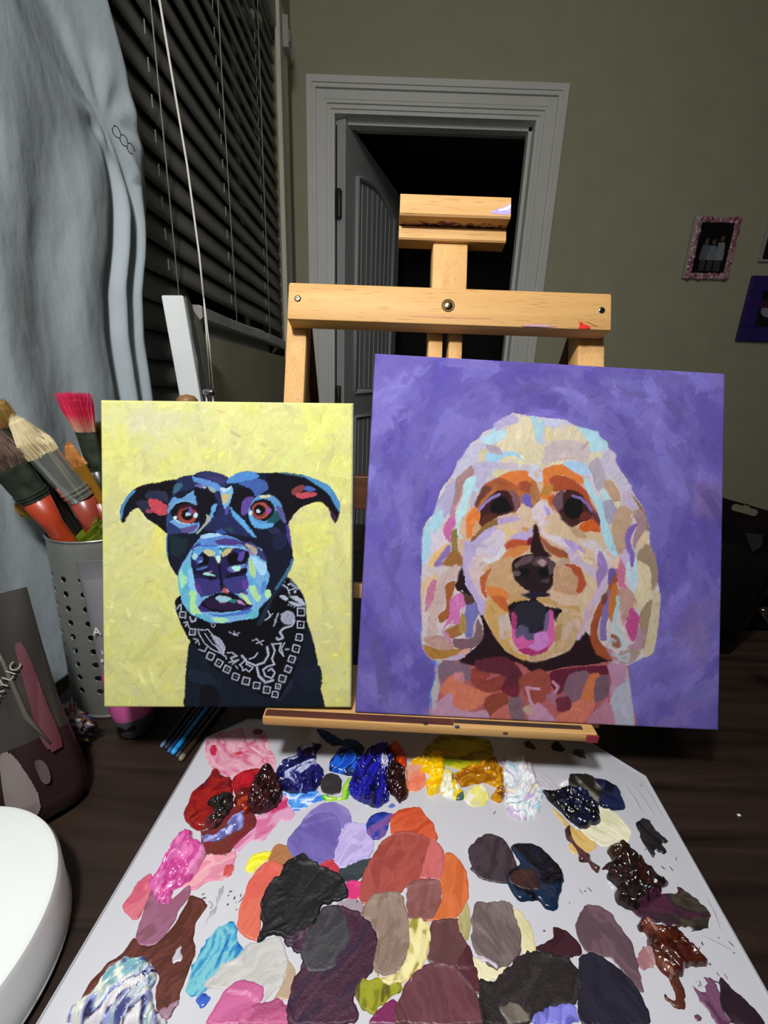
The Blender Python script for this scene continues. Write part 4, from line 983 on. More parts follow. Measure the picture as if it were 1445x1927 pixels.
b = MB().box((.128, .2772, -.0078), (.1382, .2784, -.0006), .0004, M=RT, O=TO); b.build('paint_mark', mat('crimson on tray', '8a2430', .5, var=.2, scale=200), easel, label='crimson paint on the tray end')
for px_, py2, c in ((860, 1367, '40486a'), (951, 1380, '4a3428'), (800, 1359, '2a2222')):
    q = onY(px_, py2, .2777); MB().lathe([(0, .0005), (.0016, .0003), (.0022, 0)], O=q, n=12, M=np.array([[1, 0, 0], [0, 0, .6], [0, -1, 0.]])).build('paint_speck', mat('speck ' + c, c, .5), easel)
ebox('lower_rung', -.0763, .1714, .093, .106, -.019, -.004, M_beech)
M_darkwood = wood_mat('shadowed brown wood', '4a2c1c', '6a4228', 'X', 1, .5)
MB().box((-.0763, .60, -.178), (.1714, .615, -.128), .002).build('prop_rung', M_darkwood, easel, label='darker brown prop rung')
for x in (-.0855, .1836):
    MB().box((x - .011, .358, ZD + .0052), (x + .011, .66, ZD + .03), .003).build('foot_runner', M_beech, easel, auto=40)
    MB().box((x - .009, .333, ZD + .03), (x + .009, .40, -.271 - .0205 * (x - .043)), .002).build('tray_block', M_beech, easel)
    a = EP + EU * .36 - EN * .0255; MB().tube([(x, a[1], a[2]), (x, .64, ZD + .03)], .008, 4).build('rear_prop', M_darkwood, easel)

# ------------------------------------------------------------------ canvases
M_paintL = vcol_mat('canvas paint matt', .66, .1, bump=.55, bscale=700, weave=True, dist=.0006)
M_paintR = vcol_mat('canvas paint satin', .58, .12, bump=.5, bscale=500, weave=True, dist=.0006)
M_raw = mat('raw canvas', 'c8c4b8', .85, var=.05, scale=200, bump=.3, bscale=900)
M_pine = wood_mat('pine stretcher', 'c8a070', 'dcbc90', 'X', 1, .6)
def blur(H, n=1):
    for _ in range(n):
        P = np.pad(H, 1, mode='edge'); H = (P[1:-1, 1:-1] * 4 + P[:-2, 1:-1] + P[2:, 1:-1] + P[1:-1, :-2] + P[1:-1, 2:]) / 8
    return H
def painting(name, label, TL, TR, BR, BL, w, h, t, layers, basefn, gain, M_p, M_side, nx, ny, bg, fg, soft):
    TL, TR, BR, BL = [np.array(p) for p in (TL, TR, BR, BL)]
    ex = (TR - TL) + (BR - BL); ex /= np.linalg.norm(ex); ey = (TL - BL) + (TR - BR); ey -= (ey @ ex) * ex; ey /= np.linalg.norm(ey)
    en = np.cross(ex, ey); ctr = (TL + TR + BR + BL) / 4; O = ctr - ex * w / 2 - ey * h / 2
    if en[1] > 0: en = -en
    root = thing(name, label, 'painting', ctr - ey * h / 2 - en * t / 2)
    u = np.linspace(0, w, nx); v = np.linspace(0, h, ny); VV, UU = np.meshgrid(v, u, indexing='ij'); UU = UU.ravel(); VV = VV.ravel()
    e = np.minimum(np.minimum(UU, w - UU), np.minimum(VV, h - VV)); r = .0022
    ins = np.clip(r - e, 0, r); z = -(r - np.sqrt(np.maximum(r * r - ins * ins, 0)))
    Pf = O + UU[:, None] * ex + VV[:, None] * ey + z[:, None] * en
    pp = project(O + UU[:, None] * ex + VV[:, None] * ey)
    C = basefn(UU / w, VV / h, pp[:, 0], pp[:, 1], gain); C = brushwork(C, pp[:, 0], pp[:, 1], *bg); C = paint(pp[:, 0], pp[:, 1], layers, C, gain); C = brushwork(C, pp[:, 0], pp[:, 1], *fg)
    G = C.reshape(ny, nx, 3); Gb = np.stack([blur(G[..., q], soft[0]) for q in range(3)], -1).reshape(-1, 3)
    wq = (sstep(.46, .60, fbm(pp[:, 0] / 16, pp[:, 1] / 16, 77, 3)) * soft[1])[:, None]; C = C * (1 - wq) + Gb * wq      # wet-in-wet blending in places
    np_mesh('painted_face', Pf, grid_faces(nx, ny), M_p, C, root)
    # wrapped edge: band of four sides behind the face, turned over at the back
    F3 = np.stack([ex, ey, en]); b = MB(); rr = [(-r, 0), (-t + .001, 0), (-t, .002), (-t, .022)]
    V = []; cor = [(0, 0), (w, 0), (w, h), (0, h)]
    for zz, ins_ in rr:
        for cx, cy in cor: V.append(O + ex * (cx + (ins_ if cx == 0 else -ins_)) + ey * (cy + (ins_ if cy == 0 else -ins_)) + en * zz)
    Fs = []; mi = []
    for k in range(len(rr) - 1):
        for j in range(4): b.add([V[k * 4 + j], V[k * 4 + (j + 1) % 4], V[k * 4 + 4 + (j + 1) % 4], V[k * 4 + 4 + j]], [(0, 1, 2, 3)], mi=j)
    b.build('wrapped_edge', M_side, root)
    b = MB()
    for x0, y0, x1, y1 in ((.0015, .0015, w - .0015, .034), (.0015, h - .034, w - .0015, h - .0015), (.0015, .034, .034, h - .034), (w - .034, .034, w - .0015, h - .034)):
        b.box((x0, y0, -t + .0008), (x1, y1, -.004), .001, M=F3, O=O)
    b.build('stretcher_bar', M_pine, root)
    return root
def baseL(u, v, px, py, g):
    n1 = fbm(px / 70, py / 70, 2, 4); n2 = fbm(px / 28 + 5, py / 22, 7, 4); n3 = fbm(px / 5 + py / 7, py / 16 - px / 12, 12, 3)
    a, b_, c, d = lin('d9d78e'), lin('cac8a0'), lin('dcdb7c'), lin('c2bf8c')
    t = sstep(.5, .75, n1 * .6 + n3 * .4)[:, None] * .8; C = a * (1 - t) + b_ * t
    t = sstep(.5, .66, n2)[:, None] * .8; C = C * (1 - t) + c * t
    t = sstep(.55, .8, fbm(px / 17, py / 26, 19, 4))[:, None] * .55; C = C * (1 - t) + d * t
    for X0, Y0, rx, ry, col, k in ((262, 800, 60, 30, 'cfcbc0', .75), (330, 790, 90, 20, 'c9c7b4', .6), (220, 840, 40, 60, 'e4e46c', .5), (290, 1010, 18, 50, 'e8e26a', .8), (275, 995, 10, 26, 'dcd9c4', .7), (320, 1245, 28, 45, 'e6e470', .7), (600, 870, 60, 80, 'dfe07e', .5), (600, 1060, 60, 90, 'e4e27c', .5), (240, 1100, 40, 140, 'd2cf98', .5)):
        t = (np.exp(-((px - X0) / rx) ** 2 - ((py - Y0) / ry) ** 2) * k * sstep(.2, .6, n3 * .6 + n2 * .4))[:, None]; C = C * (1 - t) + lin(col) * t
    return C * g * (1 + .22 * (n3 - .5))[:, None]
def baseR(u, v, px, py, g):
    ang = np.arctan2(py - 1060, px - 1020); rad = np.hypot(px - 1020, py - 1060)
    q = ang * 120
    n1 = fbm(q / 46 + px / 90, rad / 40 + py / 120, 3, 4); n2 = fbm(px / 60, py / 60, 14, 4); n3 = fbm(q / 14 + px / 60, rad / 6 + px / 60, 23, 3); n4 = fbm(px / 40 + py / 90, py / 60 - px / 70, 33, 4)
    a, b_, c, d = lin('7468b8'), lin('6053a8'), lin('8d83d2'), lin('86709f')
    t = sstep(.3, .72, n1)[:, None]; C = b_ * (1 - t) + a * t
    t = (sstep(.45, .85, n4) * .6)[:, None]; C = C * (1 - t) + c * t
    t = (sstep(.62, .8, n2) * .5 * (px > 1000))[:, None]; C = C * (1 - t) + d * t
    return C * g * (1 + .20 * (n3 - .5))[:, None]
GL, GR = .97, .84
M_yel = mat('yellow edge', 'd8d68c', .7, var=.08, scale=60, bump=.3, bscale=900)
M_gryedge = mat('grey blue edge', '8c98a0', .7, var=.1, scale=60, bump=.3, bscale=900)
M_peri = mat('periwinkle edge', '8698dc', .6, var=.12, scale=60, bump=.3, bscale=900)
M_pur = mat('purple edge', '5a4e9e', .6, var=.1, scale=60)
M_lilacedge = mat('pale lilac edge', 'b4aad0', .6, var=.15, scale=90)
painting('dog_painting', 'canvas painting of a black dog in a bandana on yellow', (-.2319, .3486, -.0193), (-.0288, .353, -.015), (-.0208, .2879, -.2575), (-.2239, .2835, -.2618), .2035, .2513, .019,
         paint_layers(BLACK_DOG), baseL, GL, M_paintL, [M_gryedge, M_gryedge, M_yel, M_yel], 400, 494, (260, 26, 6, .045, 4, 3.), (900, 7, 2.2, .09, 5, .3), (3, .45))
painting('dog_painting', 'canvas painting of a curly white dog on purple', (-.0129, .3872, .0259), (.2919, .3883, .0197), (.2867, .288, -.2675), (-.018, .2869, -.2613), .3048, .3045, .019,
         paint_layers(WHITE_DOG), baseR, GR, M_paintR, [M_pur, M_pur, M_lilacedge, M_peri], 540, 540, (420, 36, 8, .09, 6, 3., lambda x, y: math.atan2(y - 1040, x - 1020) + 1.57), (1500, 9, 2.8, .085, 7, .3), (5, .8))
# ------------------------------------------------------------------ palette slab and every dab of paint on it
ZP = -.330
pal_out = [(-.1641, .3247), (-.131, .350), (.197, .352), (.2457, .2991), (.2225, .03), (-.181, .03)]
M_pal = mat('palette acrylic', 'c6c6ce', .2, var=.02, scale=14, coat=.25, spec=.4)
M_palthin = mat('palette clear rim', 'a8acb4', .12, var=.05, scale=40, coat=.5)
palette = thing('paint_palette', 'large white acrylic palette with cut corners covered in paint', 'palette', (.03, .2, ZD))
MB().prism(pal_out, ZD + .0002, ZP, .0012).build('palette_slab', M_pal, palette, auto=40)
cx_, cy_ = .035, .2
rim = [np.array([cx_ + (x - cx_) * .992, cy_ + (y - cy_) * .992, ZP + .0001]) for x, y in pal_out]; rim.append(rim[0])
MB().tube(rim, .0006, 6).build('bevelled_rim', M_palthin, palette, smooth=True)

M_wet = vcol_mat('wet paint', .16, .5, bump=.25, bscale=420, coat=.25, dist=.0006)
M_satin = vcol_mat('satin paint', .4, .45, bump=.4, bscale=600, dist=.0005, rvar=.1)
M_matt = vcol_mat('matt paint', .5, .35, bump=.5, bscale=700, dist=.0006, rvar=.1)
GP = 1.12
HX0, HY0, HR = -.22, .0, .0007
HN = (int(.5 / HR), int(.38 / HR)); HF = np.zeros((HN[1], HN[0]))
def h_at(x, y):
    i = np.clip((x - HX0) / HR, 0, HN[0] - 1.001); j = np.clip((y - HY0) / HR, 0, HN[1] - 1.001)
    a, b_ = i.astype(int), j.astype(int); u, v = i - a, j - b_
    return (HF[b_, a] * (1 - u) + HF[b_, a + 1] * u) * (1 - v) + (HF[b_ + 1, a] * (1 - u) + HF[b_ + 1, a + 1] * u) * v
STY = {  # edge width mm, ridge share, lump share, rag mm, lump scale /m, material
    'thin': (.5, .10, .0, 1.0, 150, M_satin), 'flat': (.6, .30, .0, .9, 120, M_satin), 'brush': (.9, .8, .1, 1.7, 120, M_matt),
    'wet': (2.2, .4, .35, .9, 110, M_wet), 'lump': (3.2, .7, .9, 1.6, 150, M_wet), 'drag': (.6, .9, .0, 2.2, 120, M_satin), 'pile': (2.4, 1.25, .55, 1.5, 105, M_wet)}
def dab(k, label, cols, tk, sty, ang, pts):
    ew, ridge, lump, rag, ls, m = STY[sty]; ew *= .001; rag *= .001; tk *= .001
    px, _ = parse_pts(pts); P = np.array([onZ(x, y, ZP)[:2] for x, y in px]); P = spline(P, 5)
    # resample the outline and roughen it
    Q = []
    for a, b_ in zip(P, np.roll(P, -1, 0)):
        n = max(1, int(np.hypot(*(b_ - a)) / .0012)); Q += [a + (b_ - a) * t / n for t in range(n)]
    P = np.array(Q); N = np.stack([np.roll(P, -1, 0)[:, 1] - np.roll(P, 1, 0)[:, 1], np.roll(P, 1, 0)[:, 0] - np.roll(P, -1, 0)[:, 0]], 1); N /= np.linalg.norm(N, axis=1)[:, None] + 1e-9
    P = P + N * ((fbm(P[:, 0] * 420 + k, P[:, 1] * 420, k, 3) - .5) * 2 * rag)[:, None]
    P[:, 1] = np.maximum(P[:, 1], .045)
    r = .00085; lo = P.min(0) - 2 * r; hi = P.max(0) + 2 * r
    nx, ny = int((hi[0] - lo[0]) / r) + 2, int((hi[1] - lo[1]) / r) + 2
    gx, gy = np.meshgrid(lo[0] + np.arange(nx) * r, lo[1] + np.arange(ny) * r); x, y = gx.ravel(), gy.ravel()
    ins = inside(x, y, P); Fq = grid_faces(nx, ny); Fq = Fq[ins[Fq].any(1)]
    used = np.unique(Fq); mp = np.full(nx * ny, -1); mp[used] = np.arange(len(used)); Fq = mp[Fq]; x, y, ins = x[used], y[used], ins[used]
    tk = tk * (.5 if sty in ('flat', 'brush') else 1); d, ex, ey = near_edge(x, y, P); x = np.where(ins, x, ex); y = np.where(ins, y, ey); d = np.where(ins, d, 0)
    ca, sa = math.cos(math.radians(ang)), math.sin(math.radians(ang))
    wa, wf = (.040, 42) if sty in ('pile', 'lump') else (.020, 50) if sty == 'wet' else (.012, 60)
    wx = (fbm(x * wf, y * wf, k + 3, 2) - .5) * wa; wy = (fbm(x * wf, y * wf, k + 8, 2) - .5) * wa
    s = (x + wx) * ca + (y + wy) * sa; t = -(x + wx) * sa + (y + wy) * ca      # along / across the knife stroke
    rn = fbm(s * 60, t * 620, k + 11, 3); rn2 = fbm(s * 90, t * 260, k + 19, 3)
    ln = fbm(x * ls + k, y * ls, k + 23, 4); rid = 1 - np.abs(2 * fbm(x * ls * .8, y * ls * .8 + k, k + 29, 3) - 1) * 2.2
    prof = np.sqrt(np.clip(d / ew, 0, 1)) if lump else sstep(0, ew, d)
    H = tk * prof * (1 - .5 * lump - .25 * ridge + ridge * (.6 * (rn - .5) + .7 * (rn2 - .5)) * 1.2 + lump * (1.1 * (ln - .2) + .35 * np.clip(rid, 0, 1)) * .9)
    lip = tk * .25 * np.exp(-((d - ew) / (.7 * ew)) ** 2) if sty in ('flat', 'brush') else 0
    H = np.maximum(H + lip * (ins), .00012 * ins + tk * .12 * prof)
    base = h_at(x, y)
    z = ZP + base * .92 + H - (~ins) * .00015
    # colour: bands of the mixed paints pulled along the stroke
    c = np.array([lin(h) for h in cols]) * GP; n = len(cols)
    fs, ft = (30, 120) if sty in ('pile', 'lump', 'wet') else (45, 170); mixn = fbm(s * fs, t * ft, k + 41, 4) * .75 + fbm(x * 110, y * 110, k + 47, 3) * .25
    w = np.clip((mixn - .30) / .42, 0, .9999) * n if n > 1 else np.zeros(len(x)); i0 = np.minimum(w.astype(int), n - 1); f = sstep(.62, 1, w - i0); i1 = np.minimum(i0 + 1, n - 1)
    C = c[i0] * (1 - f)[:, None] + c[i1] * f[:, None]
    C = np.clip(C * (1 + .22 * (rn - .5))[:, None], .002, .95)
    o = np_mesh('paint_dab', np.stack([x, y, z], 1), Fq, m, C); tag(o, label, 'paint', 'paint dabs on the palette')
    # remember how high the paint stands here now
    i = np.round((x - HX0) / HR).astype(int); j = np.round((y - HY0) / HR).astype(int)
    lo_i, hi_i, lo_j, hi_j = i.min(), i.max() + 1, j.min(), j.max() + 1
    A_, B_ = np.meshgrid(np.arange(lo_i, hi_i), np.arange(lo_j, hi_j)); fx, fy = HX0 + A_.ravel() * HR, HY0 + B_.ravel() * HR
    q = inside(fx, fy, P); gi = np.clip(((fx - lo[0]) / r).round().astype(int), 0, nx - 1); gj = np.clip(((fy - lo[1]) / r).round().astype(int), 0, ny - 1)
    v = mp[gj * nx + gi]; ok = q & (v >= 0); top = (z - ZP)[v[ok]]
    cur = HF[B_.ravel()[ok], A_.ravel()[ok]]; HF[B_.ravel()[ok], A_.ravel()[ok]] = np.maximum(cur, top)
DABS = """
translucent pink stain at the far left corner of the palette|c78c9e,cf9aac,c4889c,bc607c,d4a8b8|.3|thin|-40|1: 260,200 290,110 400,70 540,38 700,58 760,190 800,290 770,380 700,350 560,360 450,410 350,370 285,300
solid pink-red speckle on the left of the pink stain|b0203c,a01c34|.5|thin|20|1: 300,200 330,165 350,200 340,250 310,250
small red speckle in the middle of the pink stain|b83048,c04058|.4|thin|10|1: 490,235 525,215 550,230 520,250
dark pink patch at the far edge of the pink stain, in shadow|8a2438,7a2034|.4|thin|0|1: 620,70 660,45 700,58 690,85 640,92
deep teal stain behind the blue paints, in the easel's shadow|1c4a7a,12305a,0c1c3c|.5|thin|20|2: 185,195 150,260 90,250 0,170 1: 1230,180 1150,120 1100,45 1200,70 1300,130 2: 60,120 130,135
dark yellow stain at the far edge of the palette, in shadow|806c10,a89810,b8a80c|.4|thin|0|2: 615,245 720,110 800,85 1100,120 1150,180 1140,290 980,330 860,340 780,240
small dark brown spot at the far edge, nearest the white paint|3a2018,4a2c20|.4|thin|0|3: 262,155 300,132 350,180 350,207 288,190
black-brown spot at the far edge, between two brown ones|1c1010,2c1a14|.4|thin|0|3: 468,172 510,136 572,200 530,222 480,202
smudged brown spot at the far edge, nearest the right corner|4a3a34,2c1e1a,3a2820|.3|drag|60|3: 620,212 700,198 738,272 660,252
sheer magenta smear running down from the wine red paint|b23060,c06890,c890b0|.4|thin|35|1: 480,905 560,790 640,710 740,670 850,540 885,560 890,620 940,680 900,740 830,740 780,800 700,892 640,888 560,932 500,992
deep red glossy pool at the left edge|6e1014,8c1a16,7a1214,5a1020|4|wet|60|1: 100,680 130,620 160,540 240,470 300,400 320,358 360,358 400,410 460,420 472,500 470,560 380,640 330,700 280,800 200,812 130,760 108,720
bright scarlet smear between the pink stain and the wine lump|b01024,a81424,8c1420|2|wet|20|1: 470,420 560,360 680,342 770,372 720,420 620,480 560,560 500,560 470,500
red brown film under the lavender streak|5c2420,6c1c24,642820|1.2|flat|25|1: 240,925 235,800 300,700 420,640 560,630 640,690 645,780 560,860 480,940 440,992 330,1008 255,980
rust red glossy ridge beside the wine lump|7a1814,9a3418,5a1410|5|wet|60|1: 480,600 520,520 600,500 640,440 610,590 600,680 560,700
wine black glossy lump at the right of the red paints|1c0a10,381418,180808,2c1014|9|lump|40|1: 595,560 640,430 700,358 770,360 832,430 852,550 800,640 720,682 620,684 588,640
black green lump in the middle of the red paints|14120f,2c2422,101412,5a2a2c|6|lump|60|1: 280,622 380,560 440,538 482,560 472,640 420,720 360,790 308,812 298,740 338,690
lavender streak across the lower end of the red paints|7478b8,9aa0e0,5c5a98,b0b4e8|4|pile|35|1: 238,850 330,850 420,790 450,730 540,680 562,740 542,800 440,850 400,882 300,902 248,890
light blue and white brushed paint left under the navy pile|2a64bc,4a90dc,c8d4ec,2c70cc|2|brush|20|1: 880,560 840,510 930,500 1000,480 1100,490 1130,540 1200,560 1080,610 1000,650 950,668 895,612
navy blue thick pile with white flecks|0c0c30,141450,1c1c68,0a0a28,141450,1c1c68,a8b0d0|8|pile|60|1: 798,390 850,285 940,258 970,180 1000,172 1135,172 1110,222 1100,320 1160,370 1130,470 1090,522 960,542 850,522 828,470 880,430
bright cobalt blob behind the dark grey disc|1444b0,2c70dc,102050,1c58c8|5|pile|20|1: 1198,320 1240,250 1290,188 1380,220 1425,280 1400,392 1300,392 1208,370
leaf green stroke hooked around the dark grey disc|3c9a20,5cb82c,48a828,98c440|2|wet|60|1: 1145,548 1220,555 1285,560 1300,480 1340,420 1385,418 1375,480 1352,540 1330,578 1250,588 1160,588
dark grey round disc between the navy pile and the green stroke|302e2e,2c2a2a,343030|1|flat|0|1: 1130,450 1180,385 1260,388 1297,450 1282,522 1210,547 1148,520
ultramarine glossy mound right of the green stroke|14147c,0c0c3c,1c1c98,101058,2424a8|10|pile|70|2: 60,490 100,400 120,320 180,240 290,178 350,200 400,260 430,340 360,440 372,570 280,642 150,602 88,560
maroon black glossy flank right of the ultramarine mound|1a0a0c,2c1012,140608|8|lump|70|2: 350,420 380,330 400,270 450,310 502,390 512,500 522,540 460,608 420,570 368,520
white fleck on top of the ultramarine mound|c0c4d4,b8bcd0|2|pile|70|2: 308,290 350,278 362,370 330,402 308,360
vermilion blob behind the maroon paint|c83c10,d04814,a82c0c|4|wet|60|2: 358,190 410,148 460,180 500,270 502,320 480,362 430,290 400,250
thin coral patch right of the maroon paint|cc6c50,d07a60,c89080|.8|flat|30|2: 490,340 600,308 640,380 652,450 600,512 520,517 488,450
tiny blue smudge below the ultramarine mound|3c4c98,5a68b0|.4|drag|10|2: 350,630 390,612 420,625 380,645
dark yellow green film under the yellow pile|b0a810,809010,98a010|1.5|brush|0|2: 780,250 860,268 985,300 970,352 880,352 798,322
lemon yellow thick curl, brightest of the yellows|e0b406,d8a404,ecc818,e4bc0c|7|pile|15|2: 528,305 620,268 720,228 772,238 788,300 788,400 770,460 750,500 720,542 660,540 648,460 690,400 598,370 650,330
yellow and white marbled paint beside the lemon curl|d4bc18,c8c080,e0e0d8,d8c010,486058|4|pile|70|2: 755,470 790,350 850,370 900,470 945,562 880,582 775,552
ochre and caramel thick pile right of the yellows|a06a10,8c5008,c08810,b07c0c,6c3418|6|pile|30|2: 848,400 960,338 1040,318 1100,288 1170,268 1192,320 1242,360 1232,420 1242,540 1210,602 1135,572 1180,500 1100,460 1000,470 918,492
pale butter scrap at the near edge of the ochre pile|c8c498,d4d070,dcd8cc|2|brush|60|2: 928,560 1000,488 1080,468 1125,560 1080,622 980,627
white thick pile streaked with blue and lilac|d8dade,dcdcde,d0d4da,a4c4d0,dcdcde,b8a8cc,d4ccb4|5|pile|60|3: 92,270 160,258 300,280 340,360 350,430 400,500 412,560 390,640 360,702 280,737 200,727 138,650 122,560 118,460 108,380
grey white sheer smear beside the white pile|a09cac,b0acb8|.5|drag|-50|3: 340,340 440,410 522,490 480,512 420,502 358,460
tiny white dab between the white pile and the grey oval|c8ccd4,d4d4d8|3|wet|20|3: 528,460 580,428 612,440 600,480 548,482
grey oval with black edges at the right of the palette|706c64,7c7870,48443c,1c1816|1.5|brush|-50|3: 598,420 620,383 740,388 830,430 862,520 850,592 790,632 758,560 680,512 605,490
dark navy patch at the right of the grey oval|141838,1c2444,0c1020|3|wet|-60|3: 798,440 850,428 970,488 1002,560 1032,642 970,662 850,642 828,580 862,520
sandy tan patch under the cream circle|b89450,c4a464,c8ac6c|1|flat|-40|3: 468,640 540,690 620,780 700,820 790,880 808,940 740,982 638,992 598,930 620,860 558,760 488,680
cream round patch below the glossy black blob|ccc8ac,d4d0b8,c4c0a0|1.5|brush|-40|3: 800,648 880,648 970,688 1042,770 1082,830 1050,892 990,912 890,942 780,892 698,820 718,798 760,780 828,760
glossy black blob right of the white pile|06060a,10142c,0a0a0c,101a3c|7|lump|-40|3: 408,510 450,528 480,518 570,498 680,508 770,568 822,640 835,762 780,772 730,807 660,782 588,730 518,650 452,600
mauve brown squiggle trailing from the sandy patch|3c2424,4a2c2e|3|wet|-50|3: 568,800 610,778 622,860 680,948 760,998 772,1050 832,1090 820,1132 778,1102 748,1060 678,1052 678,1000 638,930 578,860
small black brushed dab at the right edge of the palette|0c0a0c,1c1818,242022|1.5|drag|-60|3: 1108,770 1150,722 1220,748 1270,828 1352,890 1330,912 1290,890 1342,992 1260,970 1250,1022 1198,970 1148,880
black brown glossy pile at the right edge|100c0c,1c1010,2c140c,0a0808|9|lump|-50|7: 308,118 330,98 400,78 460,108 490,150 550,168 600,238 670,298 742,360 690,372 690,432 560,522 490,542 400,512 358,430 380,380 308,320 318,260 248,250 338,200
olive grey stroke turning plum below the black brown pile|1c1614,2c2620,3a3428,2c1c22,401c30|1.5|brush|-10|7: 488,540 560,448 690,418 800,418 810,378 880,408 960,478 1022,528 1032,640 990,682 860,662 700,632 558,600
rust brown glossy pile below the black brown one|401810,301008,4c2014,5c2c20,8c6458|7|pile|-40|7: 518,630 570,603 640,648 700,658 780,658 860,728 960,848 1018,920 880,952 830,1002 740,1012 650,922 598,830 578,710 538,682
rust brown drip under the rust pile|401c14,4c2418|1.2|drag|-70|7: 750,1008 820,1008 850,1100 862,1150 840,1245 770,1202 718,1138 780,1160 768,1080
faint rosy smear left of the rust pile|90646a,a07c80|.4|drag|-70|7: 518,880 558,788 620,838 642,930 580,962 528,920
mauve grey oval with a paler rim|5a444c,644c54,544048|.9|flat|-60|7: 88,620 150,508 240,498 340,558 390,638 480,758 520,898 570,1112 520,1112 430,982 330,882 158,832 98,720
plum brushed strokes at the lower right|4c2c40,6a4460,5c3450|.7|drag|-60|7: 888,1038 950,1078 1000,1118 1008,1003 1070,1028 1112,1130 1150,1230 1190,1345 1080,1345 998,1210 938,1120
dark plum wedge at the lower right corner|241620,30202a|1|flat|-50|7: 1108,1008 1180,1078 1290,1168 1425,1345 1198,1345 1108,1220
plum speck at the lower edge|4a2c3c,5a3a4c|.5|drag|0|7: 908,1290 940,1263 972,1310 940,1332
salmon pink slip at the left edge of the palette|c05c6c,b85068,c46878|1.4|flat|60|4: 438,310 480,248 560,118 660,58 682,140 640,250 560,402 498,390
light pink brushed square right of the hot pink pile|c87c92,d49aa4,cc8494|1.3|brush|30|1: 188,1090 280,998 400,1008 500,968 470,1130 410,1182 300,1202 4: 950,190 880,130 960,40
coral red tip on the light pink square|b84848,c05450|.9|flat|60|4: 1205,90 1212,0 1280,-10 1265,60
chocolate brown large smear running down the left side|50241e,5c2c24,482018,5a2a22|1|flat|50|4: 118,1032 200,878 300,758 440,648 530,538 600,598 700,578 820,448 900,328 960,218 1050,258 1082,300 1000,420 980,540 990,650 940,790 880,960 850,1062 780,1162 708,1120 690,960 718,830 660,740 480,708 350,758 200,962
white gap scraped in the chocolate smear|b0acb4,b8b4bc|.5|drag|60|4: 820,715 885,610 895,690 870,730
dull plum strip over the chocolate smear|784a5a,8c5872,845068|1|flat|55|4: 538,540 600,338 658,188 760,278 940,148 952,220 870,330 810,460 700,592 580,602
hot pink thick wet pile at the left edge|c04c90,d06ca8,b84088,d880b4|7|pile|60|1: -30,1000 20,900 95,822 120,812 170,828 180,890 250,908 272,1000 240,1062 205,1120 4: 970,90 900,152 820,190 800,280 740,288 700,258 660,178 635,128 690,60
dusty mauve end of the chocolate smear|886478,907084|.6|drag|60|4: 700,1100 860,998 852,1062 780,1164
frosty white, teal and violet thick pile at the lower left|b8bcc8,4c4c84,78a4b0,d4d4c8,8c98cc,2c2850,d0ccd0|7|pile|60|4: 10,1189 60,1058 150,1018 250,918 320,798 450,718 600,698 682,778 705,860 662,940 700,1100 770,1189
teal blue swoosh left of the pale grey disc|1c60a8,2474ac,3c94bc,6cb0bc,2c80b4,1850a4|1.5|brush|65|4: 918,950 950,798 1010,678 1090,538 1170,458 1260,418 1302,460 1307,560 1368,620 1362,682 1330,742 1250,722 1190,762 1090,922 968,987
small cobalt tail below the teal swoosh|2444a8,3c60bc|.9|wet|60|4: 998,1010 1040,958 1112,978 1080,1042 1030,1078
faint grey scrape right of the plum strip|a8a6b0,9a98a4|.3|drag|65|4: 1048,460 1130,300 1165,180 1200,150 1160,300 1085,420
beige film behind the pale grey disc|a89078,b09a80|.6|flat|60|5: 478,700 540,778 552,880 500,1012 430,1012 378,1000 458,860
pale grey round disc in the lower left|a8a6a4,b8b6b4,b0aeac|1.4|brush|30|5: -150,900 -60,800 0,740 100,690 170,600 260,568 390,528 450,578 482,720 472,830 400,942 280,1052 180,980 40,950
rose pink disc at the bottom edge|b05484,b85c8c|1.2|flat|20|5: -130,1189 -60,1058 20,928 130,858 300,908 285,1030 200,1100 160,1189
deep rose patch right of the rose pink disc|a44470,b05480,98406a|1.1|brush|20|5: 78,1189 120,1108 250,1048 400,1013 500,1058 522,1189
tan brown patch under the purple oval|98603c,a06a44|.8|flat|20|1: 738,1020 800,915 900,938 932,1052 850,1122 758,1080
bright lemon dab left of the tan patch|d0c808,dcd840,d4cc18|1.5|brush|30|1: 573,1100 620,998 750,963 762,1000 690,1072 598,1144
salmon red oval left of the black disc|c8584c,c86450,c05a48|1.6|flat|65|1: 615,1160 700,1060 780,1040 870,1090 5: 430,90 340,160 290,300 288,430 268,562 180,547 108,470 108,380 148,230
light violet rim behind the purple oval|7868ac,8678b4|1.0|flat|-30|1: 980,780 1060,660 1150,608 1230,593 1330,648 1372,740 1290,802 1250,720
purple oval below the navy pile|5e5098,665a9e,6a5ea4|1.2|flat|-40|1: 878,890 960,790 1040,720 1150,680 1250,700 1285,800 1280,900 1250,1012 1150,1062 1000,1077 918,1012
red sliver under the lilac patch|a82438,b03040|.6|flat|30|1: 1118,1080 1240,1028 1292,1150 1260,1182
dark slate patch beneath the lilac one|2a3238,303a40|.8|flat|10|2: -10,1130 10,1088 150,1038 250,1018 210,1092 140,1192 20,1205
lilac brushed patch right of the purple oval|a494c8,b4a8d6,ac9cd0|1.6|brush|60|2: -45,1000 20,798 60,756 180,758 252,880 232,1010 140,1042 -5,1102
royal blue round dab with a violet side|1c2474,243c98,6c4c90|1.6|wet|50|2: 193,790 230,698 320,673 402,690 370,760 340,852 260,887 208,850
vermilion brown patch at the top of the brick discs|b84828,c05434,b04024|1.2|flat|30|2: 378,740 440,658 590,633 640,690 700,758 732,850 722,892 620,862 480,832 388,842
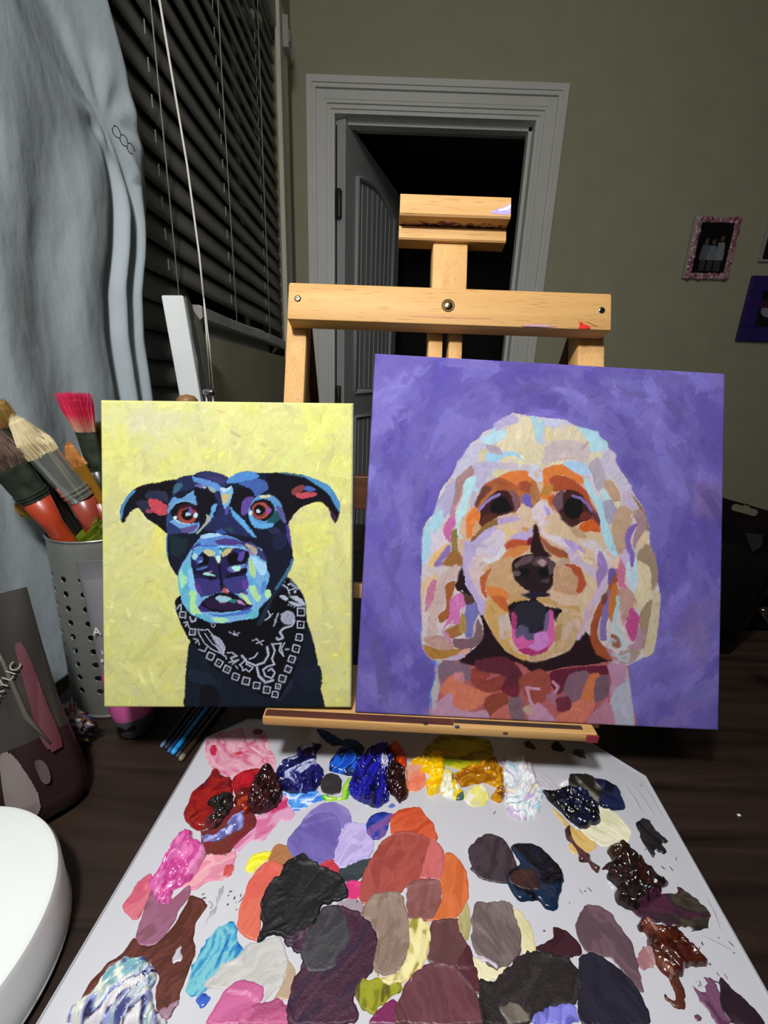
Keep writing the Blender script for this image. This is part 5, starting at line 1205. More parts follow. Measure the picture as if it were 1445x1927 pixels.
terracotta large disc under the rose square|8c3c34,9a4840,94423a|1.2|flat|60|2: 148,1200 240,1008 340,868 480,818 620,848 750,918 778,1050 762,1205 6: 330,120 100,165 5: 1345,200 1200,270 1060,292 1018,230 1028,130
burnt orange disc at the right of the brick ones|b8582c,c46838,bc602f|1.3|flat|70|2: 788,980 840,983 900,1038 950,1118 967,1200 6: 572,130 562,250 512,352 440,402 300,418 180,382 360,250 345,110 380,15
dusty rose square on the brick disc|b05456,b86060|.8|flat|70|2: 598,1160 640,1008 690,878 782,960 777,1130 742,1203 6: 340,108 200,100
dull mauve round patch on the burnt orange disc|784846,805050|.8|brush|60|6: 88,210 130,128 230,93 342,108 372,200 342,332 290,402 200,422 115,370
crimson pink sliver right of the black disc|c02c6c,c84078|.5|flat|60|5: 898,150 960,108 1032,118 1022,240 938,252
grey lilac scrap between the black disc and the taupe oval|8c7c88,968894|.5|flat|30|5: 845,290 960,246 1055,290 1022,372 918,332
black matt brushed disc in the middle left|161416,1c1a1e,121012|4|brush|55|5: 278,350 330,160 430,60 480,-30 600,-80 720,-10 900,88 932,240 760,292 720,402 620,522 500,562 380,522 262,576 298,430
plum dark large disc below the black one|381a2c,402034,2e1a30|2|brush|50|5: 448,560 700,420 760,300 900,298 1060,378 1162,540 1152,740 1040,882 990,990 1005,1189 495,1189 508,900 560,800 598,680
charcoal grey oval on the plum disc|363438,3e3c42,302e32|1|brush|60|5: 588,640 620,518 700,398 760,308 850,308 942,420 952,560 860,682 840,762 638,802
olive green dab under the taupe oval|6c6c10,8c8c18,54500c|1.6|brush|-80|5: 998,930 1060,848 1180,848 1330,878 1362,930 1260,1002 1160,1082 1110,1134 1018,1040
cream and lime rim around the taupe oval|b8a868,d8d098,d4c890,8c8430|2.2|brush|70|5: 1125,770 1200,828 1300,798 1380,680 1400,560 6: 115,400 200,396 272,440 292,520 240,722 130,852 10,905 5: 1190,870
taupe tall oval left of the dull mauve patch|806c60,786458,887468|1.6|brush|75|5: 1028,360 1120,228 1200,193 1312,198 1372,260 1392,400 1402,600 1372,722 1300,802 1200,822 1128,760 1162,560 1098,420
dark magenta patch at the bottom edge|641c48,702050|.8|flat|40|5: 1108,1150 1180,1068 1285,998 1345,1080 1380,1189 1098,1189
brown mauve column under the burnt orange disc|543434,5c3a3a|1|flat|80|6: 288,420 490,398 540,560 592,640 602,762 460,762 268,722 278,560
oxblood strip right of the maroon disc|441c24,4c222a|.8|flat|-70|6: 560,600 602,680 642,800 662,962 618,962 478,772
maroon large disc at the bottom edge|5a3036,623840,563036|1.6|flat|-60|6: 15,1189 58,960 138,828 280,728 440,738 562,842 642,982 674,1189
khaki strip left of the grey taupe oval|989060,a89c6c|.7|brush|80|6: 488,400 558,268 582,400 564,562 518,542
pale cream strip right of the grey taupe oval|c4bc90,ccc49a|1|brush|-70|6: 888,330 970,348 1032,450 1074,642 970,652 958,540
pale cream patch below the grey taupe oval|c4b886,d4cca8|1|brush|-20|6: 598,690 700,718 862,770 760,852 658,862
grey taupe oval in the lower middle|665856,5e5050,6e605e|2.4|brush|-70|6: 588,390 622,278 740,268 870,268 902,330 972,560 962,650 880,742 780,782 638,682 596,600
white streak on the lower edge of the grey taupe oval|c4bcc4,b0a8b0|.8|drag|-20|6: 608,640 700,700 800,760 860,772 800,785 680,735
dark wine patch behind the brown black disc|2c1018,361620|.9|flat|30|6: 1078,610 1200,540 1203,458 1320,498 1402,590 1422,672 1280,692 1078,652
brown black large disc at the lower right|241a1c,1c1816,2c2426|1.3|brush|40|6: 648,872 760,872 870,758 990,648 1100,648 1300,678 1402,800 1382,1040 1200,1052 1060,1189 676,1189
grey scrape in the brown black disc|70685e,5c544e|.6|drag|-60|6: 798,1058 900,1038 1022,1110 1034,1189 868,1189
dark navy oval at the lower right|1a1826,201e2c|1.1|flat|-60|7: 108,880 200,838 330,898 460,1008 560,1158 614,1345 138,1345 108,1100
periwinkle dab at the bottom edge|5854a8,7878cc,6462b8|1.3|brush|60|6: 1048,1189 1120,1088 1280,1043 1372,1058 1384,1189
charcoal aubergine disc right of centre|342a32,3e323a,2e262c|1.3|flat|60|2: 958,960 1010,898 1090,838 1180,848 1240,888 1300,978 1330,1100 6: 850,132 700,112 640,82 580,20 2: 985,1080
blue black wet dab overlapping the aubergine disc|0c1420,0a0c12,14263e|2.5|wet|-50|3: 163,940 200,912 290,908 400,948 490,1038 552,1110 570,1200 6: 1284,130 1252,230 1232,337 1150,322 1080,262 960,272 868,160 850,60 3: 230,1060
red brown patch where the aubergine and blue black dabs meet|301c1a,38221e|.8|flat|40|6: 850,112 950,28 1070,48 1102,190 960,182
"""
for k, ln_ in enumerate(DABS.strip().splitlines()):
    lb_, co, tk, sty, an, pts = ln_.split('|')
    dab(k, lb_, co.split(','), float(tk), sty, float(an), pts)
# dried specks and scratches: part of the palette's surface
rg = np.random.RandomState(9); b = MB()
for (x0, y0, x1, y1, n) in ((560, 1480, 700, 1700, 6), (380, 1660, 480, 1720, 14), (1180, 1450, 1380, 1700, 30), (1000, 1660, 1130, 1780, 10), (1280, 1750, 1400, 1880, 18), (880, 1480, 1020, 1540, 8), (380, 1420, 420, 1560, 8)):
    for _ in range(n):
        c = onZ(x0 + (x1 - x0) * rg.rand(), y0 + (y1 - y0) * rg.rand(), ZP + .00025)
        if not inside(c[:1] * 1.03, c[1:2], np.array(pal_out))[0]: continue
        a = rg.rand() * 3.14; L1, L2 = .0004 + .0016 * rg.rand(), .0002 + .0004 * rg.rand()
        b.add([c + np.array([math.cos(a) * L1 * math.cos(t) - math.sin(a) * L2 * math.sin(t), math.sin(a) * L1 * math.cos(t) + math.cos(a) * L2 * math.sin(t), 0]) for t in np.linspace(0, 6.28, 8)[:-1]], [tuple(range(7))])
sp = b.build('dried_speck', mat('dried speck', '4a4650', .6, var=.4, scale=300), palette); sp['kind'] = 'stuff'
b = MB()
for p, q, w in (((1178, 1480), (1210, 1530), .0008), ((1190, 1475), (1232, 1535), .0006), ((1205, 1470), (1248, 1536), .0005), ((1330, 1690), (1356, 1750), .0007), ((1320, 1760), (1380, 1790), .0004)):
    a, c = onZ(*p, ZP + .0002), onZ(*q, ZP + .0002); b.tube([a, (a + c) / 2 + np.array([.001, 0, 0]), c], [w * .3, w, w * .3], 6, flat=.3)
dm = b.build('dry_brush_mark', mat('faint brown wash', '98908e', .5, var=.2, scale=200), palette); dm['kind'] = 'stuff'
# ------------------------------------------------------------------ perforated pencil cup
CC = np.array([-.283, .398]); RB, RTOP, ZT = .050, .0445, -.146
cup = thing('pencil_cup', 'perforated silver metal cup holding paint brushes', 'cup', (CC[0], CC[1], ZD))
na, nh = 264, 236
A = np.linspace(0, 2 * math.pi, na, endpoint=False)
def cup_r(z): return RB + (RTOP - RB) * (z - ZD) / (ZT - ZD)
Hz = np.linspace(ZD + .0012, ZT, nh)
AA, HH = np.meshgrid(np.arange(na), np.arange(nh)); ang = AA * 2 * math.pi / na; zz = Hz[HH]
# punched holes: nearest vertices are pulled onto the hole edge, inner faces dropped
hole_r = .0031; rowz = [ZD + .032 + .0150 * k for k in range(9)]; ncol = 16
ux = (ang * .047); uz = zz.copy(); keep = np.ones((nh, na), bool)
for k, hz in enumerate(rowz):
    for j in range(ncol):
        hc = (j + .5 * (0)) * 2 * math.pi * .047 / ncol + .006
        dx = (ux - hc + math.pi * .047) % (2 * math.pi * .047) - math.pi * .047; dz = uz - hz; d = np.hypot(dx, dz)
        s = (d < hole_r); keep &= ~(d < hole_r * .55); m_ = s & (d > 1e-9)
        f = hole_r / np.maximum(d, 1e-9)
        ux = np.where(m_, hc + dx * f, ux); uz = np.where(m_, hz + dz * f, uz)
an2 = ux / .047; rr = cup_r(uz)
V = np.stack([CC[0] + rr * np.cos(an2), CC[1] + rr * np.sin(an2), uz], -1).reshape(-1, 3)
Q = []
for i in range(nh - 1):
    for j in range(na):
        ids = [(i, j), (i, (j + 1) % na), (i + 1, (j + 1) % na), (i + 1, j)]
        if all(keep[a] for a in ids): Q.append([a * na + b_ for a, b_ in ids])
o = np_mesh('cup_wall', V, Q, M_steel, parent=cup); sm = o.modifiers.new('thickness', 'SOLIDIFY'); sm.thickness = .0008
M_rim = mat('bright rim', 'b8bab8', .25, metal=.9, var=.05)
MB().tube([(CC[0] + RTOP * math.cos(a), CC[1] + RTOP * math.sin(a), ZT) for a in np.linspace(0, 2 * math.pi, 49)], .0011, 8).build('rim', M_rim, cup, smooth=True)
MB().lathe([(0, ZD + .0005), (RB - .001, ZD + .0005), (RB + .0012, ZD + .0012), (RB + .0012, ZD + .0030), (RB - .001, ZD + .004), (0, ZD + .003)], O=(CC[0], CC[1], 0), n=64).build('base', M_rim, cup, auto=40)

# ------------------------------------------------------------------ brushes: each runs from a pixel-measured tip down into the cup
def hairs(tip, root, r0, r1, n, cols, flat=1.0, side=(1, 0, 0), ragged=.12, curve=0, seed=0, thin=.00045, dome=.4):
    """bundle of bristles as one mesh with colour along the length"""
    rg = np.random.RandomState(seed); tip = np.asarray(tip); root = np.asarray(root); ax = tip - root; Lh = np.linalg.norm(ax); ax = ax / Lh
    a = np.asarray(side, float); a = a - (a @ ax) * ax; a /= np.linalg.norm(a); b_ = np.cross(ax, a)
    mbv = MB(); cl = [lin(c) for c in cols]
    for k in range(n):
        q = math.sqrt(rg.rand()); w = rg.rand() * 6.283; x = q * math.cos(w); y = q * math.sin(w) * flat
        p0 = root + a * x * r0 + b_ * y * r0
        ln = Lh * (1 - ragged * rg.rand() - dome * (x * x) * .6 - dome * .3 * q * q)
        j = rg.randn(2) * .06
        p2 = root + ax * ln + a * (x + j[0]) * r1 + b_ * (y + j[1] * flat) * r1
        p1 = (p0 + p2) / 2 + (a * x + b_ * y) * curve
        base = len(mbv.v); V = []
        for p, th_, ci in ((p0, thin, 0), (p1, thin * .9, 1), (p2, thin * .25, 2)):
            for m in range(3):
                t = m * 2.094 + w; V.append(p + th_ * (math.cos(t) * a + math.sin(t) * b_))
        Fs = [(i * 3 + m, i * 3 + (m + 1) % 3, i * 3 + 3 + (m + 1) % 3, i * 3 + 3 + m) for i in range(2) for m in range(3)]
        mbv.add(V, Fs); v = 1 + .35 * (rg.rand() - .5)
        for ci in (0, 1, 2): mbv.c += [tuple(np.clip(cl[ci] * v, 0, 1))] * 3
    # solid core
    return mbv
M_hair = vcol_mat('bristle', .6, .3, bump=0)
M_ferr_si = mat('silver ferrule', 'c4c8c4', .18, metal=.85, var=.1, scale=50)
M_ferr_go = mat('gold ferrule', 'c08a30', .3, metal=.7, var=.12, scale=60)
M_ferr_dk = mat('paint stained ferrule', '3c4438', .4, metal=.5, var=.5, scale=90)
M_orange = mat('orange lacquer', '9c3418', .4, var=.14, scale=40, coat=.15)
M_redbr = mat('red brown lacquer', '853628', .35, var=.1, scale=40, coat=.3)
M_dkhandle = mat('dark handle', '1c1c18', .35, var=.2, scale=60, coat=.2)
def core_tube(tip, root, r0, r1, flat, side, m, name, parent, col=None):
    pts = [np.asarray(root) + (np.asarray(tip) - np.asarray(root)) * t for t in (0, .3, .6, .8, .9)]
    rad = [r0 * .92, r0 * .9 + (r1 - r0) * .3, (r0 + (r1 - r0) * .6) * .9, (r0 + (r1 - r0) * .8) * .75, .0004]
    b = MB(); b.tube(pts, rad, 12, flat=flat, side=side); return b
def brush(label, px_tip, px_root, px_fer, px_end, Yt, Ye, r_hair0, r_hair1, r_fer, r_handle, cols, m_fer, m_han, flat=1.0, n=260, dome=.4, ragged=.12, seed=1, curve=0, side=(1, 0, .3), thin=.00045, band=True):
    """tip, hair root, ferrule end and a far handle point; depth runs from Yt (tip) to Ye (handle end)"""
    tl = np.hypot(px_tip[0] - px_end[0], px_tip[1] - px_end[1])
    def at(p):
        t = np.hypot(px_tip[0] - p[0], px_tip[1] - p[1]) / tl; return onY(p[0], p[1], Yt + (Ye - Yt) * t)
    T, Rt, Fe, En = at(px_tip), at(px_root), at(px_fer), at(px_end)
    # run the handle on down towards the cup floor
    d = (En - Fe) / np.linalg.norm(En - Fe); k = (ZD + .012 - Fe[2]) / d[2] if d[2] < -.05 else .12
    Bt = Fe + d * min(abs(k), .26); q = Bt[:2] - CC; l = np.linalg.norm(q); lim = .032
    if l > lim: Bt[:2] = CC + q * lim / l
    root = thing('paint_brush', label, 'paint brush', Bt, 'brushes standing in the metal cup')
    hb = hairs(T, Rt, r_hair0, r_hair1, n, cols, flat, side, ragged, curve, seed, thin, dome)
    cb_ = core_tube(T, Rt, r_hair0, r_hair1, flat, side, None, '', None)
    hb.add(cb_.v, cb_.f); mid = np.clip(lin(cols[1]) * .8, 0, 1); hb.c += [tuple(mid)] * len(cb_.v)
    hb.build('bristles', M_hair, root)
    MB().tube([Rt + (T - Rt) * .02, Rt + (Fe - Rt) * .5, Fe], [r_fer * (1.04), r_fer, r_fer * .92], 20, flat=flat if flat < 1 else 1, side=side).build('ferrule', m_fer, root, smooth=False, auto=40)
    if band:
        g = MB()
        for t in (.80, .88): g.tube([Fe + (Rt - Fe) * (1 - t) * 1.0, Fe + (Rt - Fe) * ((1 - t) + .03)], r_fer * 1.03, 20, flat=flat, side=side)
        g.build('ferrule_crimp', m_fer, root, auto=40)
    MB().tube([Fe, Fe + (Bt - Fe) * .12, Fe + (Bt - Fe) * .3, Fe + (Bt - Fe) * .75, Bt], [r_fer * .9, r_handle, r_handle * 1.05, r_handle * .7, r_handle * .4], 16, side=side).build('handle', m_han, root, smooth=True)
    return root
brush('wide flat brush with bright red bristles', (136, 738), (160, 812), (182, 885), (215, 985), .372, .40, .0088, .0152, .0085, .004, ('b89878', 'c82848', 'd02a58'), M_ferr_dk, M_dkhandle, flat=.35, n=420, dome=0, ragged=.1, seed=2)
brush('large round brush with pale cream bristles', (18, 778), (81, 855), (153, 938), (205, 1015), .352, .385, .0125, .0075, .0118, .0085, ('b8a880', 'c8b890', 'd2c6a4'), M_ferr_si, M_redbr, n=460, seed=3, curve=.003, dome=.7)
brush('round tipped brush with tan bristles and gold ferrule', (127, 830), (145, 878), (187, 945), (230, 1010), .376, .392, .0085, .0055, .0085, .005, ('a8703c', 'b47a40', 'b8743c'), M_ferr_go, M_redbr, flat=.5, n=380, seed=4, curve=.0025, dome=.9, ragged=.05, band=False)
brush('brush with grey brown bristles and bright orange handle', (-35, 800), (18, 878), (66, 938), (145, 1035), .338, .372, .0135, .011, .0128, .0082, ('54443a', '6a564c', '7a6658'), M_ferr_dk, M_orange, n=420, seed=5, dome=.5, curve=.003)
brush('small fan brush with yellow bristles', (28, 943), (70, 975), (84, 987), (140, 1030), .368, .385, .0045, .0105, .003, .0026, ('d0b060', 'c8a048', 'b07830'), M_ferr_si, M_dkhandle, flat=.25, n=240, seed=6, dome=.5, band=False)
brush('brush with brown bristles at the left picture edge', (-12, 748), (14, 800), (60, 880), (150, 1020), .352, .39, .009, .008, .008, .005, ('6a5230', '8a6a34', '9a7840'), M_ferr_dk, M_dkhandle, n=240, seed=7)
brush('short flat brush with olive green bristles at cup rim', (188, 990), (150, 1026), (135, 1050), (130, 1100), .37, .392, .011, .012, .010, .005, ('6a7a1c', '7a8a20', '84942c'), M_ferr_dk, M_dkhandle, flat=.3, n=420, seed=8, dome=0, ragged=.04, side=(.6, 0, 1))
brush('brush with a cream and brown bristle tuft behind the red one', (186, 790), (184, 850), (192, 900), (205, 990), .395, .40, .006, .006, .006, .004, ('806a40', 'b8a868', '6a5030'), M_ferr_go, M_dkhandle, n=200, seed=9, dome=.3)
def thin_handle(label, pa, pb, Ya, Yb, r, m):
    a = onY(*pa, Ya); b_ = onY(*pb, Yb); d = (b_ - a) / np.linalg.norm(b_ - a); k = (ZD + .012 - b_[2]) / d[2]; e = b_ + d * k
    q = e[:2] - CC; l = np.linalg.norm(q)
    if l > .034: e[:2] = CC + q * .034 / l
    o = MB().tube([a, a + (b_ - a) * .1, b_, e], [r * .4, r, r, r * .8], 12).build('brush_handle', m, smooth=True); o['org'] = (0, 0, 0)
    tag(o, label, 'paint brush', 'brushes standing in the metal cup')
thin_handle('thin black brush handle between the two orange handles', (95, 905), (150, 1000), .38, .39, .0028, M_dkhandle)
thin_handle('thin dark brush handle left of the cream brush ferrule', (52, 838), (110, 950), .372, .385, .0022, mat('umber handle', '5a4028', .4, var=.2, scale=80))

# ------------------------------------------------------------------ pink paint tube standing on its cap, behind the yellow canvas
M_tubegrey = mat('grey tube film', '6e6c70', .45, var=.05, scale=30)
M_tubepink = mat('pink tube film', 'cc5c9c', .4, var=.06, scale=30, coat=.2)
M_cap = mat('dark grey cap', '3a3a3c', .5, var=.05, scale=30)
tb = np.array([-.2375, .338, ZD]); tt = np.array(onY(192, 1054, .347))
pt_ = thing('paint_tube', 'pink and grey paint tube standing cap down behind the yellow painting', 'paint tube', tb)
ax = (tt - tb); TL_ = np.linalg.norm(ax); ax /= TL_; sx = np.array([1., .1, 0]); sx -= (sx @ ax) * ax; sx /= np.linalg.norm(sx); sy = np.cross(ax, sx)
def tube_ring(t, w, d, n=28): return [tb + ax * t * TL_ + sx * w * math.cos(a) + sy * d * math.sin(a) for a in np.linspace(0, 2 * math.pi, n, endpoint=False)]
def skin(rings, cap=True):
    n = len(rings[0]); V = [p for r in rings for p in r]; Fs = [(i * n + k, i * n + (k + 1) % n, (i + 1) * n + (k + 1) % n, (i + 1) * n + k) for i in range(len(rings) - 1) for k in range(n)]
    if cap: Fs += [tuple(range(n))[::-1], tuple(range((len(rings) - 1) * n, len(rings) * n))]
    return V, Fs
V, Fs = skin([tube_ring(0, .0145, .0145), tube_ring(.01, .0165, .0165), tube_ring(.10, .0185, .0185), tube_ring(.115, .018, .018)]); cp = MB().add(V, Fs).build('cap', M_cap, pt_, auto=50); cp['org'] = (0, 0, 0)
MB().box((-.008, -.0178, .010), (.008, -.0150, .0165), .001, M=np.array([sx, sy, ax]) , O=tb).build('cap_slot', M_black, cp)
V, Fs = skin([tube_ring(.115, .0178, .0178), tube_ring(.16, .0195, .0195), tube_ring(.40, .0205, .0165)]); MB().add(V, Fs).build('pink_band', M_tubepink, pt_, auto=60)
V, Fs = skin([tube_ring(.40, .0205, .0165), tube_ring(.7, .0215, .0095), tube_ring(.90, .0225, .0024)]); MB().add(V, Fs).build('grey_band', M_tubegrey, pt_, auto=60)
V, Fs = skin([tube_ring(.90, .0225, .0024, 64), tube_ring(.905, .0226, .0016, 64), tube_ring(1.0, .0228, .0014, 64)]); cr = MB().add(V, Fs).build('crimp', mat('crimp', '5c5c60', .4, var=.05), pt_, auto=60)
MT = np.array([sx, ax, -sy * (1 if sy[1] > 0 else -1)]); fr = -sy if sy[1] > 0 else sy
for body, size, t, xo, dd in (('A', .0105, .625, -.0135, .0125), ('In', .006, .52, -.0085, .0150), ('ex', .006, .48, -.0105, .0155)):
    text_obj('lettering', body, size, np.array([sx, ax, fr]), tb + ax * t * TL_ + sx * xo + fr * dd, M_ink, pt_)

# ------------------------------------------------------------------ coloured pens lying behind the palette's left corner
def pen(label, px0, py0, px1, py1, r, m, m_end):
    a = onZ(px0, py0, ZD + r); b_ = onZ(px1, py1, ZD + r); d = (b_ - a) / np.linalg.norm(b_ - a); e = a + d * .10
    root = thing('pencil', label, 'pencil', (a[0], a[1], ZD), 'pencils lying on the desk behind the palette')
    MB().tube([a + d * .006, e], r, 8).build('barrel', m, root, auto=50)
    MB().tube([a, a + d * .001, a + d * .003, a + d * .006], [r * .55, r * .85, r, r], 14).build('end_cap', m_end, root, smooth=True)
def pm(n, c): return mat(n, c, .3, var=.08, scale=60, coat=.4)
pen('dark navy pencil with a pale end, leftmost on the desk', 303, 1406, 352, 1340, .0021, pm('navy lacquer', '16243c'), pm('pale end', '5a7890'))
pen('black pencil between the navy and blue ones', 311, 1409, 365, 1340, .0021, pm('black lacquer', '101218'), pm('grey end', '2c3036'))
pen('dark blue pencil beside the bright blue one', 316, 1416, 372, 1342, .0021, pm('blue lacquer', '12305a'), pm('mid blue end', '2a5a86'))
pen('bright sky blue pencil behind the palette corner', 324, 1419, 380, 1345, .0026, pm('sky lacquer', '1f8ad0'), pm('sky end', '2f9ae0'))
pen('black pencil between the sky blue and olive ones', 332, 1425, 394, 1345, .0021, pm('black lacquer 2', '141414'), pm('silver end', '3a3a3c'))
pen('olive brown pencil with a silver tip, nearest the palette', 338, 1431, 402, 1350, .0026, pm('olive lacquer', '2c2414'), pm('silver end 2', '7a7266'))

# ------------------------------------------------------------------ white round lamp base
lb = thing('lamp_base', 'thick white round base at the lower left corner', 'lamp', (-.263, .143, ZD))
R_ = .0815
MB().lathe([(0, ZD), (R_ - .003, ZD), (R_, ZD + .003), (R_ + .0003, -.2985), (R_ - .0012, -.2945), (R_ - .004, -.2932), (0, -.2930)], O=(-.263, .143, 0), n=128).build('base_body', M_white, lb, auto=35)
MB().tube([(-.263 + (R_ + .0003) * math.cos(a), .143 + (R_ + .0003) * math.sin(a), ZD + .0045) for a in np.linspace(0, 2 * math.pi, 97)], .0006, 6).build('seam', mat('seam grey', '8c8e90', .5), lb, smooth=True)
MB().tube([(-.31, .10, -.2935), (-.31, .10, -.285)], .009, 20).build('stem_socket', M_white, lb, auto=40)

# ------------------------------------------------------------------ dark acrylic tube standing at the left, seen through its film
M_film = mat('smoky film', '302c2a', .3, var=.25, scale=12, coat=.3, spec=.4)
M_mauve = mat('dark mauve paint', '281719', .35, var=.25, scale=18, coat=.15, spec=.3)
M_pinklabel = mat('dull pink label', '52262f', .5, var=.10, scale=20, spec=.3)
M_paleglob = mat('pale glossy patch', '6e6462', .5, var=.06, scale=20, spec=.3)
ab = np.array([-.262, .251, ZD]); at_ = onY(-22, 1122, .30)
bag = thing('paint_pouch', 'smoky plum acrylic paint pouch standing at the left edge', 'paint tube', ab)
ax2 = at_ - ab; AL = np.linalg.norm(ax2); ax2 /= AL; sx2 = np.array([1., .55, 0]); sx2 -= (sx2 @ ax2) * ax2; sx2 /= np.linalg.norm(sx2); sy2 = np.cross(ax2, sx2); sy2 = -sy2 if sy2[1] > 0 else sy2
def pr(t, n=48):
    w = np.interp(t, [0, .03, .1, .22, .45, .75, 1], [.026, .030, .032, .031, .0265, .025, .0245]); d = np.interp(t, [0, .03, .1, .3, .6, 1], [.019, .023, .024, .018, .009, .002])
    return [ab + ax2 * t * AL + sx2 * w * math.cos(a) + sy2 * d * math.sin(a) * (1 + .10 * math.cos(3 * a + t * 4)) for a in np.linspace(0, 2 * math.pi, n, endpoint=False)], w, d
V, Fs = skin([pr(t)[0] for t in np.linspace(0, .34, 12)]); MB().add(V, Fs).build('filled_bottom', M_mauve, bag, auto=70)
V, Fs = skin([pr(t)[0] for t in np.linspace(.34, 1, 16)]); MB().add(V, Fs).build('upper_film', M_film, bag, auto=70)
def pouch_pt(s, t, off=.0008):
    """s in -1..1 across the front, t up the pouch"""
    _, w, d = pr(t); a = math.acos(np.clip(s, -.98, .98)); return ab + ax2 * t * AL + sx2 * w * math.cos(a) + sy2 * (d * math.sin(a) * (1 + .10 * abs(math.cos(3 * a + t * 4))) + off)
def patch(name, outline, m, off=.001, label=None):
    P = chaikin(outline, 2); lo, hi = P.min(0), P.max(0); g = 34
    gx, gy = np.meshgrid(np.linspace(lo[0], hi[0], g), np.linspace(lo[1], hi[1], g)); x, y = gx.ravel(), gy.ravel()
    ins = inside(x, y, P); V = [pouch_pt(a, b_, off) for a, b_ in zip(x, y)]; fs = [f for f in grid_faces(g, g).tolist() if sum(ins[k] for k in f) >= 3]
    _, bx_, by_ = near_edge(x, y, P)
    V = [pouch_pt(a, b_, off) if i else pouch_pt(p, q, off) for a, b_, p, q, i in zip(x, y, bx_, by_, ins)]
    return MB().add(V, fs).build(name, m, bag, smooth=True, label=label)
patch('pink_label', [(.35, .78), (.62, .78), (.80, .45), (.86, .28), (.70, .235), (.45, .30), (.42, .5)], M_pinklabel, .0012)
patch('pale_highlight_patch', [(-.42, .36), (-.1, .33), (.18, .16), (.22, .07), (.0, .03), (-.32, .04), (-.46, .16)], M_paleglob, .0012, 'pale rounded patch')
patch('pale_highlight_patch', [(.22, .27), (.42, .25), (.50, .17), (.38, .14), (.26, .18)], mat('dull mauve patch', '44343a', .5, spec=.3), .0012, 'small mauve rounded patch')
def find_st(px, py):
    best = min(((np.hypot(*(project(pouch_pt(s, t)) - (px, py))), s, t) for s in np.linspace(-.95, .95, 39) for t in np.linspace(.05, .98, 60)), key=lambda q: q[0]); return best[1], best[2]
ta, tb2 = find_st(2, 1318), find_st(46, 1240); pa_, pb_ = pouch_pt(*ta, .0025), pouch_pt(*tb2, .0025); td = (pb_ - pa_) / np.linalg.norm(pb_ - pa_); tn = sy2 - (sy2 @ td) * td; tn /= np.linalg.norm(tn)
lt = text_obj('lettering', 'ACRYLIC', .0098, np.array([td, np.cross(tn, td), tn]), pa_ - td * .012 + tn * .002, M_inkdim, bag)
sk = MB(); sk.tube([pouch_pt(-.3, .95, .0015), pouch_pt(.05, .7, .0015), pouch_pt(.3, .45, .0015), pouch_pt(.62, .30, .0015)], [.0006, .0016, .002, .0008], 8); sk.build('film_crease', mat('crease', '4c463e', .4), bag, smooth=True)

# ------------------------------------------------------------------ lump of dried paint skins behind the pouch
rg = np.random.RandomState(11); cols = ['2a1420', '4a1824', '70646a', '8a7028', '1c1c24', '3c2030', '1c3c54', '5a5058', '401420', '181014']
bm_ = bmesh.new(); bmesh.ops.create_icosphere(bm_, subdivisions=5, radius=1); V = np.array([v.co[:] for v in bm_.verts]); Fs = [[v.index for v in f.verts] for f in bm_.faces]; bm_.free()
n = fbm(V[:, 0] * 3 + 5, V[:, 1] * 3 + V[:, 2] * 4, 3, 4) - .5; n2 = fbm(V[:, 0] * 9 + V[:, 2] * 7, V[:, 1] * 9 + 3, 8, 3) - .5
Pp = V * (1 + .7 * n + .5 * n2)[:, None] * np.array([.030, .020, .024]); Pp[:, 2] = np.maximum(Pp[:, 2], -.018)
Cc = np.array([lin(cols[int(k)]) for k in (fbm(V[:, 0] * 7 + 2 * V[:, 2], V[:, 1] * 7 - V[:, 2] * 6, 21, 2) * 24) % len(cols)])
lump = np_mesh('dried_paint_lump', Pp + onZ(118, 1425, ZD) + np.array([-.012, .012, .0182]), Fs, vcol_mat('paint skins', .4, bump=.5, bscale=300), Cc); tag(lump, 'crumpled multicoloured lump of dried paint behind the plum pouch', 'dried paint')
n = fbm(V[:, 0] * 3 + 9, V[:, 1] * 3 + V[:, 2] * 4, 13, 4) - .5
Pp = V * (1 + .7 * n + .5 * n2)[:, None] * np.array([.018, .014, .034]); Pp[:, 2] = np.maximum(Pp[:, 2], -.026)
Cc = np.array([lin(cols[int(k)]) for k in (fbm(V[:, 0] * 6 + 2 * V[:, 2], V[:, 1] * 7 - V[:, 2] * 6, 27, 2) * 24) % len(cols)])
q = onZ(-8, 1500, ZD); lump = np_mesh('dried_paint_lump', Pp + np.array([q[0] - .012, q[1] - .006, ZD + .0262]), Fs, bpy.data.materials['paint skins'], Cc); tag(lump, 'upright crust of blue and yellow dried paint at the left picture edge', 'dried paint')

# ------------------------------------------------------------------ big white canvas leaning at the window, seen from its side
q = [onY(*p, .60) for p in ((303, 557), (345, 553), (388, 765), (341, 765))]
dz3 = np.array([-.30, .954, 0]); ey3 = (q[0] - q[3]); ey3 /= np.linalg.norm(ey3); ez3 = dz3 - (dz3 @ ey3) * ey3; ez3 /= np.linalg.norm(ez3)
ex3 = np.cross(ey3, ez3); ex3 = ex3 if ex3[0] > 0 else -ex3; wd = .0268
zlen = (q[0][2] - ZD) / ey3[2] - .004; BLc = q[0] - ey3 * zlen + np.array([0, 0, .0012])
M_cwhite = mat('white primed canvas', 'c2c6c6', .7, var=.04, scale=25, bump=.2, bscale=900)
cvs = thing('blank_canvas', 'blank white stretched canvas leaning at the window, narrow side forward', 'canvas', BLc + ex3 * wd / 2)
MB().box((0, 0, 0), (wd, zlen, .22), .002, M=np.array([ex3, ey3, ez3]), O=BLc).build('wrapped_side', M_cwhite, cvs, auto=40)
V = []; gy, gz = 40, 16
